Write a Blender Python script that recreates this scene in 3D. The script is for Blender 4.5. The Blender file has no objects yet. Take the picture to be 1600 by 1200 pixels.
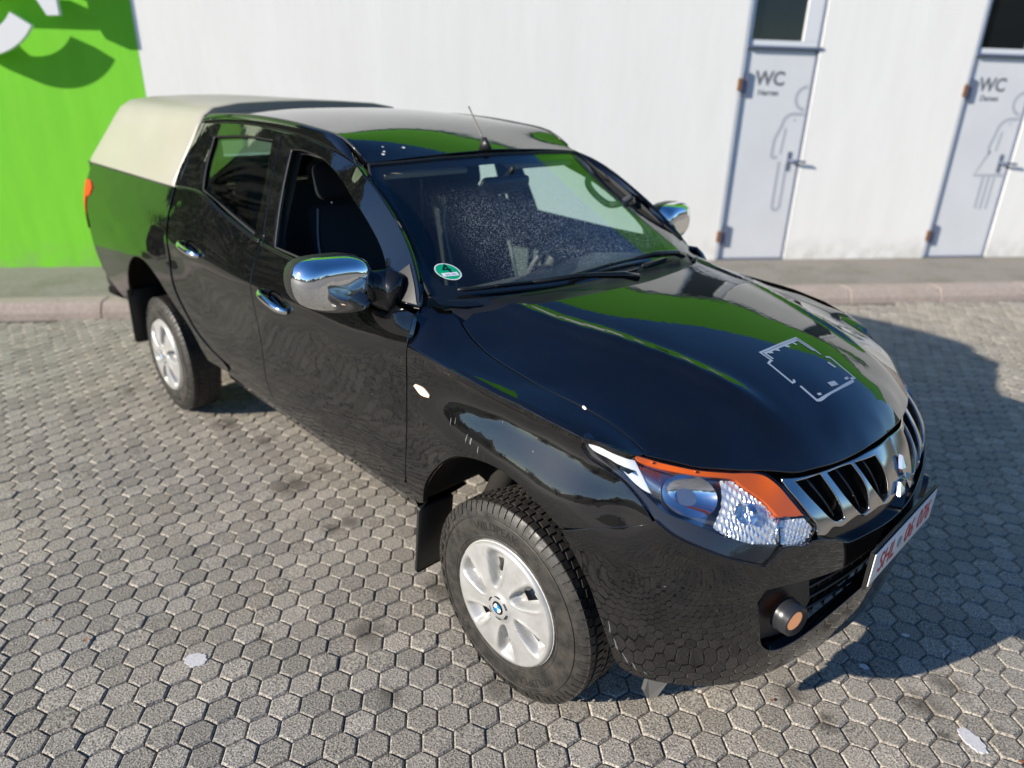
import bpy, bmesh, math, random
import numpy as np
from mathutils import Vector, Matrix, Euler
from mathutils.geometry import delaunay_2d_cdt

scene = bpy.context.scene
col = scene.collection
random.seed(7); np.random.seed(7)
rad = math.radians

# ---------------------------------------------------------------- camera, sky, sun, exposure
CAM = np.array([1.2937, -2.1035, 1.9155]); YAW, PITCH, ROLL, FPX = 2.3652, .4041, -.0255, 1085.3
_f = np.array([math.cos(PITCH) * math.cos(YAW), math.cos(PITCH) * math.sin(YAW), -math.sin(PITCH)])
_r = np.array([math.sin(YAW), -math.cos(YAW), 0]); _d = np.cross(_f, _r)
_r2 = math.cos(ROLL) * _r + math.sin(ROLL) * _d; _d2 = -math.sin(ROLL) * _r + math.cos(ROLL) * _d
cd = bpy.data.cameras.new("camera"); cam = bpy.data.objects.new("camera", cd); col.objects.link(cam)
cam.matrix_world = Matrix(((_r2[0], -_d2[0], -_f[0], CAM[0]), (_r2[1], -_d2[1], -_f[1], CAM[1]), (_r2[2], -_d2[2], -_f[2], CAM[2]), (0, 0, 0, 1)))
cd.sensor_width = 36; cd.sensor_fit = 'HORIZONTAL'; cd.lens = FPX / 1600 * 36; cd.clip_start = .05; cd.clip_end = 2000
cd.dof.use_dof = True; cd.dof.focus_distance = 2.05; cd.dof.aperture_fstop = 1.5; cd.dof.aperture_blades = 0
scene.camera = cam

SUN_AZ, SUN_EL = rad(72.6), rad(22.5)          # the light travels towards azimuth SUN_AZ and down by SUN_EL
world = bpy.data.worlds.new("World"); scene.world = world; world.use_nodes = True
wn = world.node_tree.nodes; wl = world.node_tree.links
bg = wn["Background"]; sky = wn.new("ShaderNodeTexSky"); sky.sky_type = 'NISHITA'; sky.sun_disc = False
sky.sun_elevation = SUN_EL; sky.sun_rotation = math.atan2(-math.cos(SUN_AZ), -math.sin(SUN_AZ)); sky.altitude = 300
sky.air_density = 1.0; sky.dust_density = .2; sky.ozone_density = 2.0
hs = wn.new("ShaderNodeHueSaturation"); hs.inputs['Hue'].default_value = .510; hs.inputs['Saturation'].default_value = 1.30; hs.inputs['Value'].default_value = 1.15      # the clear, deep blue of the photograph's sky
wl.new(sky.outputs[0], hs.inputs['Color']); wl.new(hs.outputs[0], bg.inputs[0]); bg.inputs[1].default_value = .088
sd = bpy.data.lights.new("sun", 'SUN'); sd.energy = 4.9; sd.angle = rad(.53); sd.color = (1.0, .925, .80)
sun = bpy.data.objects.new("sun", sd); col.objects.link(sun)
sun.rotation_euler = Vector((math.cos(SUN_AZ) * math.cos(SUN_EL), math.sin(SUN_AZ) * math.cos(SUN_EL), -math.sin(SUN_EL))).to_track_quat('-Z', 'Y').to_euler()
sun.location = (-4, -14, 9)
vs = scene.view_settings; vs.view_transform = 'Standard'; vs.look = 'None'; vs.exposure = .74; vs.gamma = 1; vs.use_curve_mapping = False
scene.cycles.use_denoising = True
scene.cycles.max_bounces = 10; scene.cycles.transparent_max_bounces = 16; scene.cycles.glossy_bounces = 6
scene.cycles.sample_clamp_indirect = 6; scene.cycles.caustics_reflective = False; scene.cycles.caustics_refractive = False

# ---------------------------------------------------------------- surfaces of the truck body (metres, x forward, y left, z up)
class TPS:
    """thin plate spline height field through a few measured points"""
    def __init__(self, pts, sc=(1.0, 1.0), lam=0.0):
        P = np.array(pts, float); self.sc = np.array(sc, float)
        self.X = P[:, :2] * self.sc; n = len(P)
        K = self.k(self.X[:, None] - self.X[None]) + lam * np.eye(n)
        A = np.zeros((n + 3, n + 3)); A[:n, :n] = K
        A[:n, n] = 1; A[:n, n + 1:] = self.X; A[n, :n] = 1; A[n + 1:, :n] = self.X.T
        self.c = np.linalg.solve(A, np.r_[P[:, 2], 0, 0, 0])
    @staticmethod
    def k(d):
        r2 = (d * d).sum(-1) + 1e-12
        return 0.5 * r2 * np.log(r2)
    def __call__(self, u, v):
        u = np.asarray(u, float); v = np.asarray(v, float); sh = np.broadcast(u, v).shape
        q = np.stack(np.broadcast_arrays(u, v), -1).reshape(-1, 2) * self.sc
        out = np.empty(len(q))
        for i in range(0, len(q), 4000):
            b = q[i:i + 4000]
            out[i:i + 4000] = self.k(b[:, None] - self.X[None]) @ self.c[:-3] + self.c[-3] + b @ self.c[-2:]
        return out.reshape(sh)

def nspline(t, y):
    """natural cubic spline"""
    t = np.array(t, float); y = np.array(y, float); n = len(t); h = np.diff(t)
    A = np.eye(n); r = np.zeros((n,) + y.shape[1:])
    for i in range(1, n - 1):
        A[i, i - 1:i + 2] = h[i - 1], 2 * (h[i - 1] + h[i]), h[i]
        r[i] = 6 * ((y[i + 1] - y[i]) / h[i] - (y[i] - y[i - 1]) / h[i - 1])
    m = np.linalg.solve(A, r)
    def f(q):
        q = np.asarray(q, float); i = np.clip(np.searchsorted(t, q) - 1, 0, n - 2)
        a = (t[i + 1] - q) / h[i]; b = (q - t[i]) / h[i]; hh = h[i]
        if y.ndim > 1: a, b, hh = a[..., None], b[..., None], hh[..., None]
        return a * y[i] + b * y[i + 1] + ((a ** 3 - a) * m[i] + (b ** 3 - b) * m[i + 1]) * hh ** 2 / 6
    return f

# plan outline of the lower body, from the tail round the right front corner to just past the middle of the nose
PLAN = np.array([(-4.4, .868), (-3.6, .880), (-2.6, .887), (-1.5, .890), (-.6, .8895), (-.1, .888), (.12, .884), (.28, .875), (.40, .857), (.50, .826),
                 (.585, .777), (.655, .712), (.715, .628), (.764, .52), (.803, .39), (.832, .25), (.850, .12), (.856, 0), (.850, -.12), (.832, -.25)])
_L = np.r_[0, np.cumsum(np.hypot(*np.diff(PLAN, axis=0).T))]; _L = _L - _L[5] - .1
_C = nspline(_L, PLAN)
def plan(s):
    q = _C(s); d = (_C(np.asarray(s) + 1e-3) - _C(np.asarray(s) - 1e-3)); d /= np.linalg.norm(d, axis=-1, keepdims=True)
    return q, np.stack([-d[..., 1], d[..., 0]], -1)          # point, outward normal in (x, w)
S_NOSE = _L[17]

def _dpts():
    P = []
    for s in (-4.3, -3.9):
        P += [(s, .40, .10), (s, .5, .05), (s, .6, .022), (s, .75, .006), (s, .9, 0), (s, 1.05, 0), (s, 1.14, .004), (s, 1.2, .014), (s, 1.28, .034), (s, 1.34, .058), (s, 1.41, .084)]
    for s in (-3.45, -2.45):
        P += [(s, .40, .075), (s, .5, .034), (s, .6, .010), (s, .75, -.004), (s, .9, -.012), (s, 1.0, -.006), (s, 1.06, .004), (s, 1.14, .003), (s, 1.2, .014), (s, 1.28, .034), (s, 1.34, .06), (s, 1.41, .088)]
    s = -2.97
    P += [(s, .75, -.012), (s, .9, -.02), (s, 1.0, -.016), (s, 1.06, -.002), (s, 1.14, .003), (s, 1.2, .014), (s, 1.28, .034), (s, 1.34, .06), (s, 1.41, .086)]
    s = -2.1
    P += [(s, .40, .08), (s, .5, .042), (s, .58, .02), (s, .65, .006), (s, .78, .004), (s, .9, .006), (s, 1.0, .004), (s, 1.08, .001), (s, 1.13, .004), (s, 1.2, .018), (s, 1.28, .042), (s, 1.36, .075), (s, 1.42, .105)]
    for s in (-1.6, -1.05):
        P += [(s, .40, .08), (s, .5, .042), (s, .58, .02), (s, .65, .006), (s, .78, .005), (s, .9, .008), (s, 1.0, .005), (s, 1.07, .001), (s, 1.12, .004), (s, 1.16, .018), (s, 1.21, .042), (s, 1.27, .08), (s, 1.31, .105)]
    s = -.55
    P += [(s, .40, .08), (s, .5, .042), (s, .58, .02), (s, .65, .006), (s, .78, .006), (s, .9, .010), (s, 1.0, .009), (s, 1.08, .004), (s, 1.14, .002), (s, 1.17, .014), (s, 1.21, .045), (s, 1.26, .09)]
    s = -.38
    P += [(s, .45, .06), (s, .55, .022), (s, .65, .004), (s, .78, .002), (s, .9, .006), (s, 1.0, .014), (s, 1.06, .014), (s, 1.11, .006), (s, 1.145, .0)]
    s = -.2
    P += [(s, .65, -.004), (s, .78, -.010), (s, .88, -.016), (s, .93, -.013), (s, .975, .001), (s, 1.02, .019), (s, 1.06, .027), (s, 1.095, .022), (s, 1.13, .0)]
    s = 0.0
    P += [(s, .80, -.016), (s, .89, -.024), (s, .93, -.021), (s, .97, -.006), (s, 1.01, .012), (s, 1.05, .028), (s, 1.085, .025), (s, 1.118, .002)]
    s = .18
    P += [(s, .60, -.004), (s, .75, -.014), (s, .85, -.024), (s, .89, -.021), (s, .94, -.005), (s, .99, .018), (s, 1.04, .036), (s, 1.075, .034), (s, 1.103, .014)]
    s = .33
    P += [(s, .40, .045), (s, .5, .022), (s, .62, .0), (s, .74, -.010), (s, .80, -.016), (s, .86, -.007), (s, .92, .010), (s, .98, .036), (s, 1.03, .050), (s, 1.06, .048), (s, 1.085, .034)]
    P += [(.42, z, d) for z, d in ((.75, -.002), (.84, .004), (.90, .022), (.96, .040), (1.02, .062))]
    for s, e in ((.5, 1.), (.65, 1.)):
        P += [(s, .34, .055), (s, .40, .034), (s, .5, .014), (s, .62, .0), (s, .74, .002), (s, .82, .008), (s, .90, .02), (s, .97, .045), (s, 1.03, .085)]
    for s in (.82, 1.0, 1.2):
        P += [(s, .34, .046), (s, .42, .022), (s, .55, .004), (s, .65, .0), (s, .72, .004), (s, .80, .02), (s, .88, .046), (s, .94, .09), (s, .99, .135)]
    for s in (S_NOSE - .12, S_NOSE, S_NOSE + .15):
        P += [(s, .34, .042), (s, .42, .018), (s, .55, .002), (s, .65, .0), (s, .73, .004), (s, .80, .018), (s, .88, .038), (s, .94, .066), (s, .99, .102)]
    return P
_D = TPS(_dpts(), sc=(.45, 1.0), lam=1e-5)
def S(s, z):
    """lower body side and nose, right half (y < 0)"""
    s = np.asarray(s, float); z = np.asarray(z, float); s, z = np.broadcast_arrays(s, z)
    q, n = plan(s); d = _D(s, z)[..., None]; r = q - n * d
    return np.stack([r[..., 0], -r[..., 1], z], -1)

def _hpts():
    rows = {-.55: [(0, 1.315), (.3, 1.305), (.5, 1.285), (.62, 1.26), (.70, 1.272), (.78, 1.250), (.84, 1.212), (.89, 1.16)],
            -.40: [(0, 1.293), (.3, 1.285), (.5, 1.268), (.62, 1.245), (.70, 1.214), (.78, 1.200), (.84, 1.178), (.89, 1.15)],
            -.2: [(0, 1.266), (.3, 1.258), (.5, 1.236), (.61, 1.205), (.72, 1.163), (.80, 1.150), (.89, 1.128)],
            .05: [(0, 1.238), (.3, 1.230), (.46, 1.208), (.58, 1.172), (.66, 1.146), (.735, 1.124), (.81, 1.120), (.886, 1.108)],
            .25: [(0, 1.204), (.25, 1.194), (.42, 1.172), (.55, 1.132), (.65, 1.107), (.73, 1.096), (.80, 1.093), (.855, 1.086)],
            .40: [(0, 1.170), (.25, 1.158), (.42, 1.130), (.55, 1.092), (.65, 1.066), (.735, 1.046), (.80, 1.058)],
            .52: [(0, 1.134), (.22, 1.122), (.40, 1.090), (.55, 1.050), (.66, 1.016)],
            .62: [(0, 1.094), (.2, 1.080), (.35, 1.054), (.47, 1.006), (.56, .975)],
            .69: [(0, 1.052), (.2, 1.034), (.33, 1.0), (.39, .978)],
            .735: [(0, 1.012), (.12, 1.004), (.22, .98)],
            .758: [(0, .985)], .79: [(0, .945), (.2, .92)]}
    P = []
    for x, r in rows.items():
        for y, z in r:
            P.append((x, y, z))
            if y: P.append((x, -y, z))
    return P
_H = TPS(_hpts(), lam=2e-5)
def _ss(a, b, t):
    t = np.clip((t - a) / (b - a), 0, 1); return t * t * (3 - 2 * t)
def H(x, y):
    """bonnet and wing tops"""
    x = np.asarray(x, float); y = np.asarray(y, float); x, y = np.broadcast_arrays(x, y)
    z = _H(x, y)
    yr = .55 - .19 * _ss(-.35, .6, x)                       # pressed ridge either side of the raised middle
    k = (1 - _ss(.42, .64, x))
    z = z + k * (.006 * (1 - _ss(yr - .01, yr + .05, np.abs(y))) + .0125 * np.exp(-((np.abs(y) - yr) / .034) ** 2))
    return np.stack([x, y, z], -1)

_G = TPS([(-.40, 1.20, .80), (-.55, 1.24, .80), (-.48, 1.275, .768), (-1.5, 1.20, .825), (-1.5, 1.27, .802), (-1.5, 1.45, .735), (-1.5, 1.66, .638), (-2.2, 1.25, .82), (-2.2, 1.41, .772),
          (-2.3, 1.66, .637), (-1.0, 1.20, .82), (-1.0, 1.25, .803), (-1.0, 1.45, .728), (-1.0, 1.6, .655), (-.75, 1.35, .752), (-2.55, 1.25, .84), (-2.55, 1.45, .777),
          (-2.55, 1.58, .703), (-2.55, 1.70, .632), (-1.5, 1.735, .598), (-2.3, 1.75, .598), (-1.2, 1.70, .604), (-1.06, 1.645, .622)], lam=1e-5)
def G(x, z):
    """cab side above the waist, right half"""
    x = np.asarray(x, float); z = np.asarray(z, float); x, z = np.broadcast_arrays(x, z)
    return np.stack([x, -_G(x, z), z], -1)

def _sym(r):
    return [(x, y, z) for x, y, z in r] + [(x, -y, z) for x, y, z in r if y]
_R = TPS(_sym([(-.99, 0, 1.668), (-1.02, .3, 1.660), (-1.06, .594, 1.637), (-1.2, 0, 1.722), (-1.2, .3, 1.717), (-1.2, .59, 1.708), (-1.4, 0, 1.764), (-1.4, .3, 1.758), (-1.4, .59, 1.738),
                (-1.8, 0, 1.796), (-1.8, .3, 1.789), (-1.8, .59, 1.762), (-2.2, 0, 1.796), (-2.2, .3, 1.789), (-2.2, .59, 1.762), (-2.55, 0, 1.782), (-2.55, .3, 1.775), (-2.55, .585, 1.748)]), lam=1e-5)
def R(x, y):
    x = np.asarray(x, float); y = np.asarray(y, float); x, y = np.broadcast_arrays(x, y)
    return np.stack([x, y, _R(x, y)], -1)

_W = TPS([(y, z, x) for x, y, z in _sym([(-.985, 0, 1.66), (-1.005, .3, 1.655), (-1.061, .594, 1.637), (-.655, 0, 1.45), (-.685, .35, 1.45), (-.775, .675, 1.45),
                                         (-.33, 0, 1.245), (-.365, .4, 1.25), (-.473, .749, 1.263), (-.40, .62, 1.25)])], lam=1e-5)
def W(y, z):
    """windscreen"""
    y = np.asarray(y, float); z = np.asarray(z, float); y, z = np.broadcast_arrays(y, z)
    return np.stack([_W(y, z), y, z], -1)
# ---------------------------------------------------------------- helpers
def tag(o, label=None, cat=None, group=None, kind=None):
    if label: o['label'] = label
    if cat: o['category'] = cat
    if group: o['group'] = group
    if kind: o['kind'] = kind
    return o
def empty(name, loc=(0, 0, 0)):
    o = bpy.data.objects.new(name, None); col.objects.link(o); o.location = loc; return o
def link(name, me, parent=None, mat=None):
    o = bpy.data.objects.new(name, me); col.objects.link(o)
    if parent is not None: o.parent = parent
    if mat is not None and len(me.materials) == 0: me.materials.append(mat)
    return o
def mesh(name, V, F, mat=None, parent=None, smooth=True, normals=None):
    me = bpy.data.meshes.new(name)
    me.from_pydata([tuple(map(float, v)) for v in V], [], [tuple(int(i) for i in f) for f in F])
    me.polygons.foreach_set("use_smooth", [smooth] * len(me.polygons))
    if normals is not None:
        me.normals_split_custom_set_from_vertices([tuple(map(float, n)) for n in normals])
    me.update()
    return link(name, me, parent, mat)
def join_geo(*parts):
    V = []; F = []
    for v, f in parts:
        b = len(V); V += [tuple(x) for x in v]; F += [tuple(i + b for i in q) for q in f]
    return V, F
def bm_obj(name, bm, mat=None, parent=None, smooth=True):
    me = bpy.data.meshes.new(name); bm.to_mesh(me); bm.free()
    me.polygons.foreach_set("use_smooth", [smooth] * len(me.polygons))
    return link(name, me, parent, mat)
def box_geo(x0, x1, y0, y1, z0, z1, M=None):
    V = [(x, y, z) for z in (z0, z1) for y in (y0, y1) for x in (x0, x1)]
    if M is not None: V = [tuple(M @ Vector(v)) for v in V]
    return V, [(0, 2, 3, 1), (4, 5, 7, 6), (0, 1, 5, 4), (2, 6, 7, 3), (0, 4, 6, 2), (1, 3, 7, 5)]
def rbox(name, dim, bev, mat, parent=None, M=None, seg=3, taper=None):
    bm = bmesh.new(); bmesh.ops.create_cube(bm, size=1)
    for v in bm.verts:
        v.co = Vector((v.co.x * dim[0], v.co.y * dim[1], v.co.z * dim[2]))
        if taper and v.co.z > 0: v.co.x *= taper[0]; v.co.y *= taper[1]
    bmesh.ops.bevel(bm, geom=bm.edges[:], offset=bev, segments=seg, affect='EDGES', profile=.5)
    if M is not None: bmesh.ops.transform(bm, matrix=M, verts=bm.verts)
    o = bm_obj(name, bm, mat, parent, True)
    o.data.set_sharp_from_angle(angle=rad(50))
    return o
def tube_geo(pts, r, n=8, caps=True, closed=False):
    P = [Vector(p) for p in pts]; m = len(P); V = []; F = []
    rs = r if hasattr(r, '__len__') else [r] * m
    up = Vector((0, 0, 1)); prev = None
    for i, p in enumerate(P):
        a = P[(i - 1) % m] if (closed or i > 0) else p; b = P[(i + 1) % m] if (closed or i < m - 1) else p
        t = (b - a).normalized()
        if prev is None: s = t.cross(up); s = s.normalized() if s.length > 1e-3 else t.cross(Vector((1, 0, 0))).normalized()
        else: s = (prev - t * prev.dot(t)).normalized()
        prev = s; u = s.cross(t)
        for k in range(n):
            an = 2 * math.pi * k / n; V.append(p + (s * math.cos(an) + u * math.sin(an)) * rs[i])
    for i in range(m if closed else m - 1):
        j = (i + 1) % m
        for k in range(n):
            l = (k + 1) % n; F.append((i * n + k, i * n + l, j * n + l, j * n + k))
    if caps and not closed:
        F.append(tuple(range(n - 1, -1, -1))); F.append(tuple((m - 1) * n + k for k in range(n)))
    return [tuple(v) for v in V], F
def lathe_geo(prof, n, axis='y', closed=False):
    """prof: (radius, along) pairs turned round the y axis"""
    V = []; F = []; m = len(prof)
    for k in range(n):
        a = 2 * math.pi * k / n
        for r, y in prof: V.append((r * math.cos(a), y, r * math.sin(a)))
    for k in range(n):
        l = (k + 1) % n
        for i in range(m if closed else m - 1):
            j = (i + 1) % m; F.append((k * m + i, k * m + j, l * m + j, l * m + i))
    return V, F
def grid_geo(P):
    nu, nv = P.shape[:2]
    return P.reshape(-1, 3), [(i * nv + j, (i + 1) * nv + j, (i + 1) * nv + j + 1, i * nv + j + 1) for i in range(nu - 1) for j in range(nv - 1)]
def catmull(pts, per=8, closed=False):
    P = np.array(pts, float); n = len(P); out = []
    for i in range(n if closed else n - 1):
        p0 = P[(i - 1) % n] if (closed or i > 0) else 2 * P[0] - P[1]; p1 = P[i]; p2 = P[(i + 1) % n]
        p3 = P[(i + 2) % n] if (closed or i < n - 2) else 2 * P[-1] - P[-2]
        for k in range(per):
            t = k / per
            out.append(.5 * (2 * p1 + (p2 - p0) * t + (2 * p0 - 5 * p1 + 4 * p2 - p3) * t * t + (3 * p1 - p0 - 3 * p2 + p3) * t ** 3))
    if not closed: out.append(P[-1])
    return np.array(out)
def soft(pts, corner=38, step=.02, closed=True):
    """smooth curve through a traced outline; corners sharper than `corner` degrees stay corners"""
    P = np.array(pts, float); n = len(P); cor = []
    for i in range(n):
        a = P[i] - P[i - 1]; b = P[(i + 1) % n] - P[i]
        c = np.dot(a, b) / (np.linalg.norm(a) * np.linalg.norm(b) + 1e-12)
        cor.append(math.degrees(math.acos(max(-1, min(1, c)))) > corner)
    out = []
    for i in range(n):
        p1, p2 = P[i], P[(i + 1) % n]
        p0 = P[i - 1] if not cor[i] else 2 * p1 - p2
        p3 = P[(i + 2) % n] if not cor[(i + 1) % n] else 2 * p2 - p1
        L = np.linalg.norm(p2 - p1); k = max(1, int(math.ceil(L / step)))
        # centripetal-ish: scale tangents to the segment length
        m1 = (p2 - p0) * L / (np.linalg.norm(p1 - p0) + L + 1e-9); m2 = (p3 - p1) * L / (np.linalg.norm(p3 - p2) + L + 1e-9)
        for q in range(k):
            t = q / k
            out.append((2 * t ** 3 - 3 * t * t + 1) * p1 + (t ** 3 - 2 * t * t + t) * m1 + (-2 * t ** 3 + 3 * t * t) * p2 + (t ** 3 - t * t) * m2)
    return np.array(out)
def inside(q, loops):
    c = np.zeros(len(q), bool)
    for L in loops:
        x0, y0 = L[:, 0], L[:, 1]; x1, y1 = np.roll(x0, -1), np.roll(y0, -1)
        for k in range(0, len(q), 3000):
            X = q[k:k + 3000, 0][:, None]; Y = q[k:k + 3000, 1][:, None]
            hit = ((y0 > Y) != (y1 > Y)) & (X < (x1 - x0) * (Y - y0) / (y1 - y0 + 1e-15) + x0)
            c[k:k + 3000] ^= (hit.sum(1) % 2 == 1)
    return c
def fill(loops, step):
    pts = np.concatenate(loops); edges = []; b = 0
    for L in loops:
        edges += [(b + i, b + (i + 1) % len(L)) for i in range(len(L))]; b += len(L)
    lo, hi = pts.min(0), pts.max(0)
    ny = int((hi[1] - lo[1]) / (step * .866)) + 2; nx = int((hi[0] - lo[0]) / step) + 2
    gx, gy = np.meshgrid(np.arange(nx), np.arange(ny)); g = np.stack([lo[0] + (gx + .5 * (gy % 2)) * step, lo[1] + gy * step * .866], -1).reshape(-1, 2)
    g = g[inside(g, loops)]
    if len(g):
        ok = np.ones(len(g), bool)
        for k in range(0, len(g), 1500):
            ok[k:k + 1500] = (np.hypot(*(g[k:k + 1500, None] - pts[None]).transpose(2, 0, 1)).min(1) > step * .6)
        g = g[ok]
    allp = np.concatenate([pts, g]) if len(g) else pts
    v, e, f, *_ = delaunay_2d_cdt([Vector(map(float, p)) for p in allp], edges, [], 0, 1e-7)
    v = np.array([(q.x, q.y) for q in v]); f = np.array([q for q in f if len(q) == 3])
    f = f[inside(v[f].mean(1), loops)]
    used = np.unique(f); mp = -np.ones(len(v), int); mp[used] = np.arange(len(used))
    f = mp[f]; v = v[used]
    a = v[f[:, 1]] - v[f[:, 0]]; c = v[f[:, 2]] - v[f[:, 0]]
    flip = (a[:, 0] * c[:, 1] - a[:, 1] * c[:, 0]) < 0; f[flip] = f[flip][:, ::-1]
    return v, f
def surf_normals(surf, v):
    h = 2e-3; a, b = v[:, 0], v[:, 1]
    n = np.cross(surf(a + h, b) - surf(a - h, b), surf(a, b + h) - surf(a, b - h))
    return n / np.linalg.norm(n, axis=1, keepdims=True)
def panel_geo(loops, surf, step=.03, gap=.0022, depth=.018, off=0.0, rim=True, bev=.0022, raw=False):
    """sheet metal panel: a patch of a surface with rolled edges. returns V, F, N"""
    loops = [np.array(L, float) if raw else soft(L, step=step * .7) for L in loops]
    v, f = fill(loops, step)
    P = surf(v[:, 0], v[:, 1]); N = surf_normals(surf, v); P = P + N * off
    F = [tuple(q) for q in f]
    if not rim: return P, F, N
    cnt = {}
    for t in f:
        for i in range(3):
            k = (t[i], t[(i + 1) % 3]); cnt[k] = t[(i + 2) % 3]
    be = [(k, c) for k, c in cnt.items() if (k[1], k[0]) not in cnt]
    out = {}
    for (a, b), c in be:
        e = P[b] - P[a]; m = (N[a] + N[b]); o = np.cross(e, m); o /= np.linalg.norm(o) + 1e-12
        L = np.linalg.norm(e)
        for q in (a, b): out[q] = out.get(q, 0) + o * L
    for q in out: out[q] = out[q] / (np.linalg.norm(out[q]) + 1e-12)
    V = P.copy(); NN = list(N)
    ids = {q: i for i, q in enumerate(out)}; nb = len(ids); base = len(V)
    for q, o in out.items(): V[q] = P[q] - o * (gap + bev)
    R1 = []; R2 = []; R3 = []
    for q, o in out.items():
        p = V[q]
        R1.append(p + o * bev * .7 - N[q] * bev * .3); R2.append(p + o * bev - N[q] * bev); R3.append(p + o * bev - N[q] * depth)
    n1 = [(N[q] + o) / np.linalg.norm(N[q] + o) for q, o in out.items()]; no = list(out.values())
    V = np.concatenate([V, R1, R2, R3]); NN = np.array(NN + n1 + no + no)
    for (a, b), c in be:
        i, j = ids[a], ids[b]
        F += [(b, a, base + i, base + j), (base + j, base + i, base + nb + i, base + nb + j), (base + nb + j, base + nb + i, base + 2 * nb + i, base + 2 * nb + j)]
    return V, F, NN
def mirror_geo(g):
    V, F, N = g
    s = np.array([1, -1, 1.])
    return np.array(V) * s, [tuple(reversed(q)) for q in F], np.array(N) * s
def cat_geo(*gs):
    V = []; F = []; N = []; b = 0
    for v, f, n in gs:
        V.append(np.array(v)); N.append(np.array(n)); F += [tuple(i + b for i in q) for q in f]; b += len(v)
    return np.concatenate(V), F, np.concatenate(N)
def panel_obj(name, g, mat, parent): return mesh(name, g[0], g[1], mat, parent, True, g[2])
def both(name, g, mat, parent):
    return panel_obj(name, g, mat, parent), panel_obj(name, mirror_geo(g), mat, parent)
def text_mesh(s, size, extrude=.001, align='CENTER', spacing=1.0, shear=0.0, bold=0.0):
    cu = bpy.data.curves.new("txt", 'FONT'); cu.body = s; cu.size = size; cu.extrude = extrude; cu.align_x = align; cu.align_y = 'CENTER'; cu.space_character = spacing; cu.shear = shear
    cu.resolution_u = 3; cu.offset = bold
    o = bpy.data.objects.new("txt", cu); col.objects.link(o)
    me = bpy.data.meshes.new_from_object(o.evaluated_get(bpy.context.evaluated_depsgraph_get()))
    bpy.data.objects.remove(o); me.name = "lettering"; me.materials.clear(); return me

# ---------------------------------------------------------------- materials
def newmat(name):
    m = bpy.data.materials.new(name); m.use_nodes = True
    nt = m.node_tree; b = nt.nodes["Principled BSDF"]; return m, nt, b
def plain(name, c, rough=.5, metal=0.0, spec=.5, coat=0.0, ior=None):
    m, nt, b = newmat(name); b.inputs['Base Color'].default_value = (*c, 1); b.inputs['Roughness'].default_value = rough
    b.inputs['Metallic'].default_value = metal; b.inputs['Specular IOR Level'].default_value = spec
    if coat: b.inputs['Coat Weight'].default_value = coat; b.inputs['Coat Roughness'].default_value = .015
    return m
def N(nt, t, **k):
    n = nt.nodes.new(t)
    for a, v in k.items(): setattr(n, a, v)
    return n
def noise(nt, vec, scale, detail=4, rough=.55):
    n = N(nt, 'ShaderNodeTexNoise'); n.inputs['Scale'].default_value = scale; n.inputs['Detail'].default_value = detail; n.inputs['Roughness'].default_value = rough
    nt.links.new(vec, n.inputs['Vector']); return n.outputs['Fac']
def ramp(nt, fac, stops):
    r = N(nt, 'ShaderNodeValToRGB'); e = r.color_ramp.elements
    while len(e) < len(stops): e.new(.5)
    for q, (p, c) in zip(e, stops): q.position = p; q.color = (*c, 1) if len(c) == 3 else c
    nt.links.new(fac, r.inputs[0]); return r.outputs[0]
def mathn(nt, op, a, b=None, clamp=False):
    n = N(nt, 'ShaderNodeMath', operation=op); n.use_clamp = clamp
    for i, q in enumerate((a, b)):
        if q is None: continue
        if isinstance(q, (int, float)): n.inputs[i].default_value = q
        else: nt.links.new(q, n.inputs[i])
    return n.outputs[0]
def mixc(nt, fac, a, b, mode='MIX'):
    n = N(nt, 'ShaderNodeMix', data_type='RGBA', blend_type=mode)
    for i, q in ((0, fac), (6, a), (7, b)):
        if isinstance(q, (int, float)): n.inputs[i].default_value = q
        elif isinstance(q, tuple): n.inputs[i].default_value = (*q, 1)
        else: nt.links.new(q, n.inputs[i])
    return n.outputs[2]
def bump(nt, b, h, strength=.3, dist=.01):
    n = N(nt, 'ShaderNodeBump'); n.inputs['Strength'].default_value = strength; n.inputs['Distance'].default_value = dist
    nt.links.new(h, n.inputs['Height']); nt.links.new(n.outputs[0], b.inputs['Normal'])
def wpos(nt): return N(nt, 'ShaderNodeNewGeometry').outputs['Position']
def opos(nt): return N(nt, 'ShaderNodeTexCoord').outputs['Object']

# black paint: clear coat over black, with a film of dust, dried drops and road spray that thickens towards the sills
paint, nt, b = newmat("black_paint"); o = opos(nt)
b.inputs['Base Color'].default_value = (.0025, .0025, .003, 1); b.inputs['Roughness'].default_value = .36; b.inputs['Specular IOR Level'].default_value = .015; b.inputs['Coat Weight'].default_value = 1; b.inputs['Coat Roughness'].default_value = .012; b.inputs['Coat IOR'].default_value = 1.78
sep = N(nt, 'ShaderNodeSeparateXYZ'); nt.links.new(o, sep.inputs[0])
low = N(nt, 'ShaderNodeMapRange'); low.inputs[1].default_value = .95; low.inputs[2].default_value = .40; low.inputs[3].default_value = .10; low.inputs[4].default_value = 1; nt.links.new(sep.outputs[2], low.inputs[0])
dn = ramp(nt, noise(nt, o, 9, 6, .7), [(.42, (0, 0, 0)), (.75, (1, 1, 1))]); dn2 = ramp(nt, noise(nt, o, 420, 2), [(.66, (0, 0, 0)), (.78, (1, 1, 1))])
film = mathn(nt, 'MULTIPLY', low.outputs[0], dn); sp = mathn(nt, 'MULTIPLY', dn2, .22)
fac = mathn(nt, 'ADD', mathn(nt, 'MULTIPLY', film, .05), mathn(nt, 'MULTIPLY', mathn(nt, 'MULTIPLY', sp, dn), .35), True)
nt.links.new(mixc(nt, fac, (.0025, .0025, .003), (.30, .27, .23)), b.inputs['Base Color'])
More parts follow.
